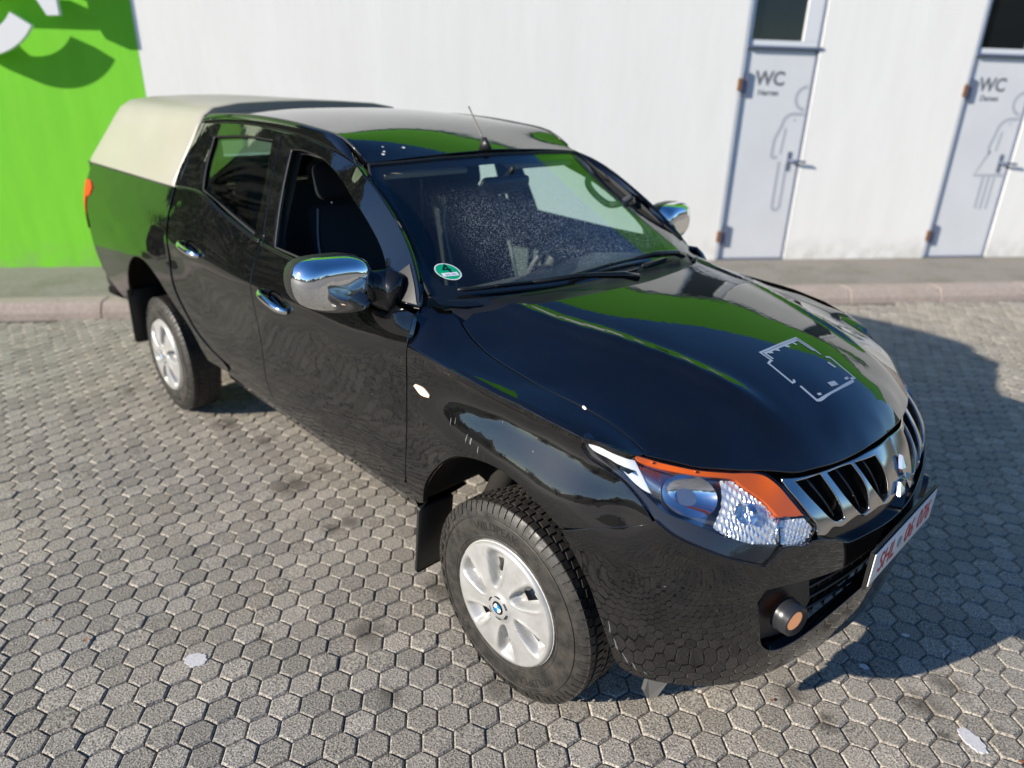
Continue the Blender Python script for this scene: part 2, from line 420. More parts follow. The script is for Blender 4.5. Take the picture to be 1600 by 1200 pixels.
nt.links.new(mathn(nt, 'ADD', mathn(nt, 'MULTIPLY', film, .02), .008), b.inputs['Coat Roughness'])
cn = N(nt, 'ShaderNodeBump'); cn.inputs['Strength'].default_value = .05; cn.inputs['Distance'].default_value = .004
nt.links.new(noise(nt, o, 30, 2), cn.inputs['Height']); nt.links.new(cn.outputs[0], b.inputs['Coat Normal'])

chrome = plain("chrome", (.82, .83, .84), .04, 1.0)
chrome_dull = plain("satin_chrome", (.52, .50, .47), .16, 1.0)
plastic = plain("black_plastic", (.012, .012, .013), .42)
gloss_black = plain("gloss_black_plastic", (.008, .008, .009), .12)
dark = plain("dark_void", (.004, .004, .004), .8, spec=.1)
liner = plain("arch_liner", (.018, .016, .014), .85, spec=.2)
seal = plain("rubber_seal", (.012, .012, .012), .6)
cloth = plain("seat_cloth", (.030, .030, .034), .9, spec=.15)
trim = plain("dash_plastic", (.055, .057, .060), .55)
beige = plain("pale_trim", (.42, .37, .30), .8)
steel = plain("pale_steel", (.66, .63, .58), .45, .2)
rust = plain("rusty_steel", (.20, .10, .05), .8)
amber = plain("amber_plastic", (.72, .115, .0), .18, spec=.4)
lamp_in = plain("lamp_reflector", (.78, .80, .84), .10, 1.0)
lamp_dark = plain("lamp_bezel", (.035, .037, .042), .22)
redlamp = plain("red_lens", (.55, .012, .008), .15)
white_plate = plain("plate_white", (.72, .72, .70), .35)
red_ink = plain("red_ink", (.50, .012, .02), .5)
blue_ink = plain("blue_enamel", (.01, .16, .62), .2)
white_en = plain("white_enamel", (.8, .8, .8), .2)
flap_grey = plain("grey_rubber", (.035, .035, .033), .7)
tinted_black = plain("screen_border", (.006, .006, .007), .08)

gel, nt, b = newmat("cream_gelcoat"); o = opos(nt)
nt.links.new(ramp(nt, noise(nt, o, 3.5, 5), [(.3, (.41, .39, .325)), (.7, (.45, .43, .365))]), b.inputs['Base Color']); b.inputs['Roughness'].default_value = .33
bump(nt, b, noise(nt, o, 60, 2), .04, .005)
gt_ = N(nt, 'ShaderNodeBsdfTranslucent'); gt_.inputs[0].default_value = (.70, .66, .56, 1); gm_ = N(nt, 'ShaderNodeMixShader'); gm_.inputs[0].default_value = .22
nt.links.new(b.outputs[0], gm_.inputs[1]); nt.links.new(gt_.outputs[0], gm_.inputs[2]); nt.links.new(gm_.outputs[0], nt.nodes['Material Output'].inputs[0])

silver, nt, b = newmat("silver_cap_paint"); o = opos(nt)
nt.links.new(ramp(nt, noise(nt, o, 14, 5, .65), [(.35, (.35, .345, .335)), (.65, (.44, .44, .435))]), b.inputs['Base Color']); b.inputs['Metallic'].default_value = .35; b.inputs['Roughness'].default_value = .38

rubber, nt, b = newmat("tyre_rubber"); o = opos(nt)
dst = ramp(nt, noise(nt, o, 22, 6, .7), [(.38, (0, 0, 0)), (.70, (1, 1, 1))])
nt.links.new(mixc(nt, mathn(nt, 'MULTIPLY', dst, .30), (.014, .0135, .013), (.13, .11, .09)), b.inputs['Base Color'])
nt.links.new(ramp(nt, noise(nt, o, 35, 4), [(.3, (.38,) * 3), (.7, (.7,) * 3)]), b.inputs['Roughness'])
bump(nt, b, noise(nt, o, 240, 3), .25, .002)

def glass(name, tint, frost=False, rough=0.0):
    m = bpy.data.materials.new(name); m.use_nodes = True; nt = m.node_tree; nt.nodes.clear()
    out = N(nt, 'ShaderNodeOutputMaterial'); fr = N(nt, 'ShaderNodeFresnel'); ge = N(nt, 'ShaderNodeNewGeometry'); nt.links.new(mathn(nt, 'ADD', mathn(nt, 'MULTIPLY', ge.outputs['Backfacing'], 1 / 1.52 - 1.52), 1.52), fr.inputs[0])
    tr = N(nt, 'ShaderNodeBsdfTransparent'); tr.inputs[0].default_value = (*tint, 1); gl = N(nt, 'ShaderNodeBsdfGlossy'); gl.inputs['Roughness'].default_value = rough
    mx = N(nt, 'ShaderNodeMixShader'); k = mathn(nt, 'MULTIPLY', fr.outputs[0], 1.4, True)
    nt.links.new(k, mx.inputs[0]); nt.links.new(tr.outputs[0], mx.inputs[1]); nt.links.new(gl.outputs[0], mx.inputs[2]); res = mx.outputs[0]
    if frost:   # beads of condensation over the middle of the screen, thinning out towards the passenger's corner
        o = opos(nt); sp = N(nt, 'ShaderNodeSeparateXYZ'); nt.links.new(o, sp.inputs[0])
        vo = N(nt, 'ShaderNodeTexVoronoi'); vo.inputs['Scale'].default_value = 210; nt.links.new(o, vo.inputs['Vector'])
        vo2 = N(nt, 'ShaderNodeTexVoronoi'); vo2.inputs['Scale'].default_value = 95; nt.links.new(o, vo2.inputs['Vector'])
        d1 = ramp(nt, vo.outputs['Distance'], [(.20, (1, 1, 1)), (.42, (0, 0, 0))]); d2 = ramp(nt, vo2.outputs['Distance'], [(.10, (1, 1, 1)), (.20, (0, 0, 0))])
        c1 = ramp(nt, vo.outputs['Color'], [(.30, (0, 0, 0)), (.45, (1, 1, 1))])
        big = ramp(nt, noise(nt, o, 5, 5, .6), [(.30, (0, 0, 0)), (.62, (1, 1, 1))])
        def rng(sock, a, bb):
            q = N(nt, 'ShaderNodeMapRange'); q.interpolation_type = 'SMOOTHSTEP'; q.inputs[1].default_value = a; q.inputs[2].default_value = bb; nt.links.new(sock, q.inputs[0]); return q.outputs[0]
        my = mathn(nt, 'MULTIPLY', rng(sp.outputs[1], -.56, -.34), rng(sp.outputs[1], .66, .40)); mz = mathn(nt, 'MULTIPLY', rng(sp.outputs[2], 1.58, 1.45), rng(sp.outputs[2], 1.262, 1.31))
        msk = mathn(nt, 'MULTIPLY', my, mz); msk = mathn(nt, 'MULTIPLY', msk, mathn(nt, 'ADD', mathn(nt, 'MULTIPLY', big, .75), .25))
        drops = mathn(nt, 'ADD', mathn(nt, 'MULTIPLY', mathn(nt, 'MULTIPLY', d1, c1), .75), mathn(nt, 'MULTIPLY', d2, .95), True)
        fac = mathn(nt, 'ADD', mathn(nt, 'MULTIPLY', msk, drops), mathn(nt, 'ADD', mathn(nt, 'MULTIPLY', msk, .035), .006), True)
        df = N(nt, 'ShaderNodeBsdfDiffuse'); df.inputs[0].default_value = (.85, .92, .94, 1); tl = N(nt, 'ShaderNodeBsdfTranslucent'); tl.inputs[0].default_value = (.85, .92, .94, 1)
        ad = N(nt, 'ShaderNodeMixShader'); ad.inputs[0].default_value = .35; nt.links.new(df.outputs[0], ad.inputs[1]); nt.links.new(tl.outputs[0], ad.inputs[2])
        m2 = N(nt, 'ShaderNodeMixShader'); nt.links.new(fac, m2.inputs[0]); nt.links.new(res, m2.inputs[1]); nt.links.new(ad.outputs[0], m2.inputs[2]); res = m2.outputs[0]
    nt.links.new(res, out.inputs[0]); return m
glass_ws = glass("windscreen_glass", (.80, .90, .88), True)
glass_side = glass("side_glass", (.74, .90, .84))
glass_lamp = glass("lamp_glass", (.96, .97, .98))
glass_amber = glass("amber_lens", (1.0, .42, .12))

OIL = [(-1.692, -0.749, 0.1), (-2.238, -0.623, 0.07), (-2.59, -0.697, 0.09), (-1.212, -0.705, 0.05), (-0.538, -0.648, 0.1), (-0.538, -0.525, 0.06), (-0.542, -1.036, 0.07), (-0.009, -0.864, 0.06), (-1.217, -0.788, 0.05), (0.704, -0.131, 0.05), (1.032, 0.164, 0.06), (1.076, 0.326, 0.06), (0.837, -0.154, 0.04), (1.12, 0.071, 0.03), (-0.233, -1.148, 0.05), (-1.727, -0.564, 0.04), (-3.481, -0.962, 0.05)]
def paver_mat():
    m, nt, b = newmat("paver_concrete"); w = wpos(nt)
    at = N(nt, 'ShaderNodeAttribute'); at.attribute_name = "tone"
    base = ramp(nt, at.outputs['Fac'], [(0, (.296, .270, .234)), (.5, (.350, .319, .277)), (1, (.408, .372, .325))])
    f1 = noise(nt, w, 170, 3, .7); grit = ramp(nt, f1, [(.36, (.16, .16, .16)), (.45, (.70, .70, .70)), (.54, (1.06, 1.06, 1.05)), (.66, (1.75, 1.74, 1.70))])
    c = mixc(nt, 1.0, base, grit, 'MULTIPLY')
    big = ramp(nt, noise(nt, w, 1.3, 4), [(.3, (.90, .91, .93)), (.7, (1.10, 1.08, 1.04))]); c = mixc(nt, 1.0, c, big, 'MULTIPLY')
    st = ramp(nt, noise(nt, w, 4.2, 4, .6), [(.66, (0, 0, 0)), (.76, (1, 1, 1))])
    wob = N(nt, 'ShaderNodeVectorMath', operation='ADD'); nz = N(nt, 'ShaderNodeTexNoise'); nz.inputs['Scale'].default_value = 14; nz.inputs['Detail'].default_value = 4; nt.links.new(w, nz.inputs['Vector'])
    sc_ = N(nt, 'ShaderNodeVectorMath', operation='SCALE'); sc_.inputs['Scale'].default_value = .10; nt.links.new(nz.outputs['Color'], sc_.inputs[0]); nt.links.new(w, wob.inputs[0]); nt.links.new(sc_.outputs[0], wob.inputs[1])
    for ox, oy, orad in OIL:      # oil drips with their own ragged shapes
        dd = N(nt, 'ShaderNodeVectorMath', operation='DISTANCE'); nt.links.new(wob.outputs[0], dd.inputs[0]); dd.inputs[1].default_value = (ox + .05, oy + .05, .05)
        q = N(nt, 'ShaderNodeMapRange'); q.inputs[1].default_value = orad * 1.25; q.inputs[2].default_value = orad * .4; q.inputs[4].default_value = .85; nt.links.new(dd.outputs['Value'], q.inputs[0]); st = mathn(nt, 'MAXIMUM', st, q.outputs[0])
    c = mixc(nt, mathn(nt, 'MULTIPLY', st, .72), c, (.055, .047, .038))
    nt.links.new(c, b.inputs['Base Color']); b.inputs['Roughness'].default_value = .88; b.inputs['Specular IOR Level'].default_value = .25
    bump(nt, b, mathn(nt, 'ADD', f1, mathn(nt, 'MULTIPLY', noise(nt, w, 90, 2), .6)), .8, .0035)
    return m
paver_m = paver_mat()
joint_m, nt, b = newmat("joint_sand"); nt.links.new(ramp(nt, noise(nt, wpos(nt), 120, 4), [(.3, (.035, .03, .025)), (.7, (.09, .078, .062))]), b.inputs['Base Color']); b.inputs['Roughness'].default_value = .95
yard_m, nt, b = newmat("yard_paving"); w = wpos(nt)
nt.links.new(mixc(nt, 1.0, ramp(nt, noise(nt, w, .35, 5), [(.3, (.20, .178, .155)), (.7, (.27, .243, .21))]), ramp(nt, noise(nt, w, 14, 3), [(.35, (.8,) * 3), (.65, (1.1,) * 3)]), 'MULTIPLY'), b.inputs['Base Color']); b.inputs['Roughness'].default_value = .9
spot_m, nt, b = newmat("white_paint_spot"); nt.links.new(ramp(nt, noise(nt, wpos(nt), 160, 4), [(.3, (.50, .48, .49)), (.6, (.66, .64, .65))]), b.inputs['Base Color']); b.inputs['Roughness'].default_value = .7
kerb_m, nt, b = newmat("kerb_concrete"); w = wpos(nt)
nt.links.new(mixc(nt, mathn(nt, 'MULTIPLY', ramp(nt, noise(nt, w, 6, 5), [(.5, (0, 0, 0)), (.8, (1, 1, 1))]), .4), ramp(nt, noise(nt, w, 40, 4), [(.3, (.30, .245, .215)), (.7, (.40, .335, .295))]), (.17, .15, .115)), b.inputs['Base Color']); b.inputs['Roughness'].default_value = .9
bump(nt, b, noise(nt, w, 120, 3), .4, .003)
walk_m, nt, b = newmat("pavement_asphalt"); w = wpos(nt)
mo = ramp(nt, noise(nt, w, 2.2, 6, .65), [(.45, (0, 0, 0)), (.72, (1, 1, 1))])
nt.links.new(mixc(nt, mathn(nt, 'MULTIPLY', mo, .55), ramp(nt, noise(nt, w, 60, 4), [(.3, (.185, .168, .145)), (.7, (.285, .262, .228))]), (.105, .108, .06)), b.inputs['Base Color']); b.inputs['Roughness'].default_value = .95
bump(nt, b, noise(nt, w, 150, 3), .6, .004)
def render_mat(name, c0, c1, streak=.12):
    m, nt, b = newmat(name); w = wpos(nt)
    mp = N(nt, 'ShaderNodeMapping'); mp.inputs['Scale'].default_value = (1, 1, .16); nt.links.new(w, mp.inputs[0])
    s = noise(nt, mp.outputs[0], 5.5, 5, .6); c = ramp(nt, s, [(.3, c0), (.7, c1)])
    sp = N(nt, 'ShaderNodeSeparateXYZ'); nt.links.new(w, sp.inputs[0])
    lo = N(nt, 'ShaderNodeMapRange'); lo.inputs[1].default_value = .42; lo.inputs[2].default_value = .12; nt.links.new(sp.outputs[2], lo.inputs[0])
    dirt = mathn(nt, 'MULTIPLY', lo.outputs[0], ramp(nt, noise(nt, w, 7, 5), [(.35, (0, 0, 0)), (.7, (1, 1, 1))]))
    nt.links.new(mixc(nt, mathn(nt, 'MULTIPLY', dirt, .45), c, (.30, .27, .20)), b.inputs['Base Color']); b.inputs['Roughness'].default_value = .85
    bump(nt, b, mathn(nt, 'ADD', noise(nt, mp.outputs[0], 26, 3), noise(nt, w, 70, 3)), .22, .005)
    return m
wall_m = render_mat("white_render", (.84, .827, .785), (.885, .872, .832))
green_m = render_mat("lime_render", (.175, .60, .022), (.21, .67, .028))
fascia_m = plain("green_fascia", (.13, .48, .016), .4)
letter_m = plain("letter_white", (.80, .80, .80), .35)
door_m, nt, b = newmat("door_paint"); nt.links.new(ramp(nt, noise(nt, wpos(nt), 2.5, 4), [(.3, (.66, .675, .69)), (.7, (.71, .725, .74))]), b.inputs['Base Color']); b.inputs['Roughness'].default_value = .32
frame_m = plain("frame_paint", (.72, .74, .76), .4)
iron_shade_m = plain("steel_and_gap_shade", (.16, .19, .27), .45, .3)
print_m = plain("print_grey", (.43, .455, .50), .5)
print_d = plain("print_dark", (.16, .17, .19), .5)
pane_m = plain("dark_pane", (.008, .010, .012), .03, spec=.6)
leaf_m = plain("dry_leaf", (.32, .11, .03), .7)
hill_m, nt, b = newmat("wooded_hill"); nt.links.new(ramp(nt, noise(nt, wpos(nt), .12, 6), [(.3, (.030, .036, .016)), (.7, (.075, .070, .034))]), b.inputs['Base Color']); b.inputs['Roughness'].default_value = 1
crown_m, nt, b = newmat("foliage"); nt.links.new(ramp(nt, noise(nt, wpos(nt), .9, 3), [(.3, (.028, .045, .012)), (.7, (.075, .085, .026))]), b.inputs['Base Color']); b.inputs['Roughness'].default_value = .9
bark_m = plain("bark", (.085, .065, .048), .9)
# ---------------------------------------------------------------- the yard: ground, pavers, kerb, pavement
WA = rad(54.388); T3 = np.array([math.cos(WA), math.sin(WA), 0]); N3 = np.array([math.sin(WA), -math.cos(WA), 0])   # along the wall / out of the wall
def wp(s, n, z): return tuple(T3 * s + N3 * n + np.array([0, 0, z]))
WM = Matrix(((T3[0], N3[0], 0, 0), (T3[1], N3[1], 0, 0), (0, 0, 1, 0), (0, 0, 0, 1)))      # wall frame (s, n, z) -> world
KERB_N, WALL_N, KH = -3.885, -5.27, .13

g = mesh("ground", [wp(-400, -400, -.016), wp(400, -400, -.016), wp(400, 400, -.016), wp(-400, 400, -.016)], [(0, 3, 2, 1)], yard_m, None, False); tag(g, kind='structure')
paving = mesh("paving", [wp(-8.2, KERB_N - .02, -.011), wp(10.2, KERB_N - .02, -.011), wp(10.2, 4.4, -.011), wp(-8.2, 4.4, -.011)], [(0, 3, 2, 1)], joint_m, None, False); tag(paving, kind='structure')
HD, HA, HO = .1014, .9043, np.array([-1.2984, -.6858])
hu = HD * np.array([math.cos(HA), math.sin(HA)]); hv = HD * np.array([math.cos(HA - math.pi / 3), math.sin(HA - math.pi / 3)])
RC = HD / math.sqrt(3)
def paver_geo(rng, r=RC - .0015):
    """one hexagonal paver: domed top, worn chamfer, sides"""
    tilt = rng.normal(0, .010, 2); V = []; ch = .0048 + rng.random() * .0028
    for k in range(6):
        a = HA + math.pi / 6 + k * math.pi / 3; e = 1 + rng.normal(0, .012)
        V.append(((r * e - ch) * math.cos(a), (r * e - ch) * math.sin(a), 0))
    for k in range(6):
        a = HA + math.pi / 6 + k * math.pi / 3; V.append((r * math.cos(a), r * math.sin(a), -ch * .95))
    for k in range(6):
        a = HA + math.pi / 6 + k * math.pi / 3; V.append((r * math.cos(a), r * math.sin(a), -.03))
    V = np.array(V); V[:12, 2] += V[:12, 0] * tilt[0] + V[:12, 1] * tilt[1]
    return V
PF = [(0, 1, 2, 3, 4, 5)] + [(6 + k, 6 + (k + 1) % 6, (k + 1) % 6, k) for k in range(6)] + [(12 + k, 12 + (k + 1) % 6, 6 + (k + 1) % 6, 6 + k) for k in range(6)]
rng = np.random.default_rng(5)
def project(P):
    q = np.asarray(P) - CAM; d = q @ _f
    return np.stack([800 + FPX * (q @ _r2) / d, 600 + FPX * (q @ _d2) / d, d], -1)
cells = []
for i in range(-140, 141):
    for j in range(-140, 141):
        p = HO + i * hu + j * hv; n = p @ N3[:2]; s = p @ T3[:2]
        if KERB_N + .035 < n < 4.35 and -8.1 < s < 10.1: cells.append((p[0], p[1]))
cells = np.array(cells); pr = project(np.c_[cells, np.zeros(len(cells))])
vis = (pr[:, 2] > .5) & (pr[:, 0] > -20) & (pr[:, 0] < 1620) & (pr[:, 1] < 1225) & (pr[:, 1] > 300)
# hidden by the truck: skip cells under the body when choosing the largest visible ones
under = (np.abs(cells[:, 1]) < .62) & (cells[:, 0] < .62) & (cells[:, 0] > -4.0)
score = np.where(vis & ~under, pr[:, 2], 99); order = np.argsort(score)
single = set(order[:300].tolist())
variants = []
for k in range(20):
    V = paver_geo(rng); me = bpy.data.meshes.new("paver"); me.from_pydata([tuple(v) for v in V], [], PF)
    at = me.attributes.new("tone", 'FLOAT', 'POINT'); at.data.foreach_set("value", [float(rng.random())] * len(V)); me.materials.append(paver_m); variants.append(me)
for q in order[:300]:
    o = link("paver", variants[int(rng.integers(20))], paving); o.location = (cells[q][0], cells[q][1], float(rng.normal(0, .0013))); o.rotation_euler.z = int(rng.integers(6)) * math.pi / 3
V = []; F = []; tone = []
base = 0
for q in range(len(cells)):
    if q in single: continue
    v = paver_geo(rng); v[:, 0] += cells[q][0]; v[:, 1] += cells[q][1]; v[:, 2] += rng.normal(0, .0013)
    V.append(v); F += [tuple(i + base for i in f) for f in PF]; base += 18; tone += [rng.random()] * 18
V = np.concatenate(V)
me = bpy.data.meshes.new("paver_field"); me.from_pydata(V.tolist(), [], F); at = me.attributes.new("tone", 'FLOAT', 'POINT'); at.data.foreach_set("value", tone)
tag(link("paver_field", me, paving, paver_m), kind='stuff')

def spot(cx, cy, rx, ry, ang, seed, name="paint_spot", parent=paving, z=.0035, m=spot_m):
    r = np.random.default_rng(seed); n = 34; P = []
    for k in range(n):
        a = 2 * math.pi * k / n; e = 1 + r.normal(0, .07); x = rx * e * math.cos(a); y = ry * e * math.sin(a)
        P.append((cx + x * math.cos(ang) - y * math.sin(ang), cy + x * math.sin(ang) + y * math.cos(ang), z))
    P2 = [(x, y, z - .004) for x, y, z in P]
    return mesh(name, P + P2, [tuple(range(n))] + [(k, n + k, n + (k + 1) % n, (k + 1) % n) for k in range(n)], m, parent, False)

# kerb stones, pavement behind them
kerb = empty("kerb"); tag(kerb, kind='structure')
prof = [(KERB_N, -.02), (KERB_N - .012, .05), (KERB_N - .048, .108), (KERB_N - .062, .122), (KERB_N - .085, KH), (KERB_N - .235, KH), (KERB_N - .235, -.02)]
for k in range(-9, 18):
    s0 = -3.58 + k * 1.0 + .004; s1 = s0 + .992; j = random.uniform(-.004, .004); V = []
    for s in (s0, s0 + .006, s1 - .006, s1):
        e = .004 if s in (s0, s1) else 0
        for n_, z in prof: V.append(wp(s, n_ - e + j, z - e * (z > 0)))
    m_ = len(prof); F = [(a * m_ + i, a * m_ + (i + 1) % m_, (a + 1) * m_ + (i + 1) % m_, (a + 1) * m_ + i) for a in range(3) for i in range(m_)]
    F += [tuple(range(m_ - 1, -1, -1)), tuple(3 * m_ + i for i in range(m_))]
    mesh("kerb_stone", V, F, kerb_m, kerb, False)
walk = mesh("pavement", [wp(-16, WALL_N - .3, KH - .006), wp(16, WALL_N - .3, KH - .006), wp(16, KERB_N - .236, KH - .006), wp(-16, KERB_N - .236, KH - .006)], [(0, 1, 2, 3)], walk_m, None, False)
tag(walk, kind='structure')

# ---------------------------------------------------------------- the building behind
bld = empty("building", wp(0, WALL_N, KH)); tag(bld, "white rendered building with lime green end and two grey toilet doors behind the truck", "building")
BI = Matrix.Translation(-Vector(wp(0, WALL_N, KH)))
def bmesh_obj(name, V, F, m, parent=bld, smooth=False, off=(0, WALL_N, 0)):
    """geometry given in wall frame (s, depth out of the wall, z) relative to the wall face"""
    W_ = [wp(v[0] + off[0], v[1] + off[1], v[2]) for v in V]
    o = mesh(name, W_, F, m, None, smooth); o.parent = bld if parent is None else parent
    return o
def wbox(name, s0, s1, d0, d1, z0, z1, m, parent=None, bev=0):
    V, F = box_geo(s0, s1, d0, d1, z0, z1)
    return bmesh_obj(name, V, F, m, parent)
bld.location = (0, 0, 0)
TOP = 3.62
def wall_block(rects, name, m, back=.3):
    V = []; F = []
    for s0, s1, z0, z1 in rects:
        v, f = box_geo(s0, s1, -back, 0, z0, z1); b_ = len(V); V += v; F += [tuple(i + b_ for i in q) for q in f]
    return bmesh_obj(name, V, F, m)
D1, D2 = (2.565, 3.415), (5.215, 6.065)
wall_block([(-3.354, D1[0], .05, TOP), (D1[1], D2[0], .05, TOP), (D2[1], 14, .05, TOP)], "wall", wall_m)
wall_block([(-7.3, -3.356, .05, TOP)], "green_wall", green_m)
wbox("wall_top", -7.3, 14, -.3, .0, TOP + .002, TOP + .05, frame_m)
fa = wbox("fascia", -7.4, 14.1, -.6, .06, TOP + .052, 5.25, fascia_m)
wbox("roof", -7.3, 14, -9, -.6, 4.9, 5.1, walk_m)
wbox("back_wall", -7.3, 14, -9, -8.7, .05, 4.89, wall_m); wbox("end_wall", -7.3, -7.0, -8.69, -.31, .05, 4.89, wall_m); wbox("end_wall", 13.7, 14, -8.69, -.31, .05, 4.89, wall_m)

def stroke(pts, w, th=.0012, closed=False):
    """flat printed line in (s, z)"""
    P = np.array(pts, float); n = len(P); V = []; F = []
    for i in range(n):
        a = P[(i - 1) % n] if (closed or i) else P[i]; b_ = P[(i + 1) % n] if (closed or i < n - 1) else P[i]
        t = b_ - a; t /= np.linalg.norm(t) + 1e-9; nn = np.array([-t[1], t[0]]) * w / 2
        V += [(P[i][0] + nn[0], th, P[i][1] + nn[1]), (P[i][0] - nn[0], th, P[i][1] - nn[1])]
    for i in range(n if closed else n - 1):
        j = (i + 1) % n; F.append((2 * i, 2 * j, 2 * j + 1, 2 * i + 1))
    return V, F
def arc(cx, cz, r, a0, a1, n=14): return [(cx + r * math.cos(rad(a0 + (a1 - a0) * k / n)), cz + r * math.sin(rad(a0 + (a1 - a0) * k / n))) for k in range(n + 1)]
def wtext(s_, size, cs, cz, d, m, parent, name="lettering"):
    me = text_mesh(s_, size, .0008, bold=size * .035)
    M = WM @ Matrix.Translation((cs, WALL_N + d, cz)) @ Matrix(((1, 0, 0, 0), (0, 0, 1, 0), (0, 1, 0, 0), (0, 0, 0, 1)))
    me.transform(M)
    if M.determinant() < 0: me.flip_normals()
    o = link(name, me, parent, m); return o
def door(o, word, female, label):
    """toilet door with a fixed light over it; o = offset along the wall"""
    s0, s1 = 2.565 + o, 3.415 + o
    d = wbox("toilet_door", s0 + .032, s1 - .030, -.075, -.030, KH + .012, 2.335, door_m); d['label'] = label
    fr = wbox("door_frame", s0, s0 + .028, -.10, -.004, KH, TOP - .001, frame_m, d)
    wbox("door_frame", s1 - .026, s1, -.10, -.012, KH, TOP - .001, iron_shade_m, d)  # right post darker than the left: shadow gap beside the leaf, put in as colour
    wbox("transom", s0 + .029, s1 + .02, -.10, .012, 2.345, 2.372, iron_shade_m, d)
    wbox("light_frame", s0 + .03, s1 - .03, -.08, -.030, 2.374, 2.425, frame_m, d); wbox("light_frame", s0 + .03, s0 + .082, -.08, -.030, 2.427, TOP - .002, frame_m, d)
    wbox("light_frame", s1 - .195, s1 - .03, -.08, -.030, 2.427, TOP - .002, frame_m, d)
    wbox("light_pane", s0 + .083, s1 - .196, -.066, -.058, 2.427, TOP - .002, pane_m, d)
    for z0 in (.285, 1.885):
        V, F = box_geo(s0 + .028, s0 + .125, -.029, -.010, z0, z0 + .225); bmesh_obj("hinge", V, F, iron_shade_m, d)
        V, F = box_geo(s0 - .02, s0 + .027, -.003, .012, z0 + .05, z0 + .17); bmesh_obj("hinge_leaf", V, F, rust, d)
    hz = 1.235
    V, F = box_geo(s1 - .155, s1 - .115, -.029, -.022, hz - .11, hz + .09); v2, f2 = tube_geo([(s1 - .135, -.025, hz), (s1 - .135, .035, hz), (s1 - .12, .045, hz), (s1 + .03, .045, hz - .012)], .015, 8)
    V, F = join_geo((V, F), (v2, f2)); bmesh_obj("handle", V, F, iron_shade_m, d)
    e = -.030
    wtext("WC", .190, s0 + .352, 2.055, e, print_d, d); wtext(word, .080, s0 + .353, 1.920, e, print_d, d)
    P = []
    w = .034; x1 = s1 - .047     # the pictogram runs off the right edge of the door leaf
    hc = (x1 - .005, 1.875)
    P.append(stroke(arc(hc[0], hc[1], .115, 92, 268), w))
    if not female:
        P.append(stroke([(x1, 1.715)] + arc(x1 - .115, 1.60, .115, 90, 180, 8) + [(s0 + .51, 1.45), (s0 + .505, 1.30)] + arc(s0 + .54, 1.295, .036, 180, 300, 6) + [(s0 + .575, 1.27)], w))
        P.append(stroke([(s0 + .625, 1.57), (s0 + .605, 1.30)], .026)); P.append(stroke([(s0 + .61, 1.22), (s0 + .61, .74)] + arc(s0 + .655, .735, .045, 180, 360, 8) + [(s0 + .70, 1.2)], w))
    else:
        P.append(stroke([(x1, 1.715)] + arc(x1 - .09, 1.56, .15, 80, 180, 8) + [(s0 + .52, 1.40), (s0 + .55, 1.33)], w)); P.append(stroke([(s0 + .55, 1.36), (s0 + .425, 1.09), (x1, 1.09)], w))
        P.append(stroke([(s0 + .64, 1.57), (s0 + .62, 1.36)], .026)); P.append(stroke([(s0 + .555, 1.075), (s0 + .555, .72), (s0 + .625, .70), (s0 + .63, 1.075)], w)); P.append(stroke([(s0 + .70, 1.07), (s0 + .70, .70)], .03))
    P.append(stroke([(s0 + .70, 1.655), (s0 + .725, 1.655)], .022))
    V, F = join_geo(*P); bmesh_obj("pictogram", [(a, b_ + e, c) for a, b_, c in V], F, print_m, d)
    wbox("threshold", s0, s1, -.11, -.002, KH - .004, KH + .01, iron_shade_m, d)
    return d
door(0, "Herren", False, "grey-white men's toilet door, printed WC")
door(2.65, "Damen", True, "grey-white women's toilet door, printed WC")
# raised letter strokes of a sign standing off the green wall; only their lower ends come into the picture
def sign_letter(outline, d0, d1, m, name="sign_letter"):
    P = np.array(outline); n = len(P); V = [(a, d0, c) for a, c in P] + [(a, d1, c) for a, c in P]
    F = [tuple(range(n)), tuple(range(2 * n - 1, n - 1, -1))] + [(i, n + i, n + (i + 1) % n, (i + 1) % n) for i in range(n)]
    return bmesh_obj(name, V, F, m, None, False)
def ring(cx, cz, r0, r1, a0, a1, n=40): return arc(cx, cz, r1, a0, a1, n) + arc(cx, cz, r0, a1, a0, n)
SO = .155
sign_letter(ring(-4.62, 2.62, .385, .565, 215, 327), SO - .03, SO + .035, letter_m)
sign_letter(ring(-4.62, 2.62, .385, .565, 22, 214), SO - .03, SO + .035, letter_m)
sign_letter([(-5.16, 2.55), (-4.24, 2.55), (-4.24, 2.70), (-5.16, 2.70)], SO - .03, SO + .035, letter_m, "sign_letter")
sign_letter([(-4.00, 2.395), (-3.90, 2.40), (-3.90, 3.2), (-4.10, 3.2), (-4.10, 2.60)], SO - .03, SO + .035, letter_m)

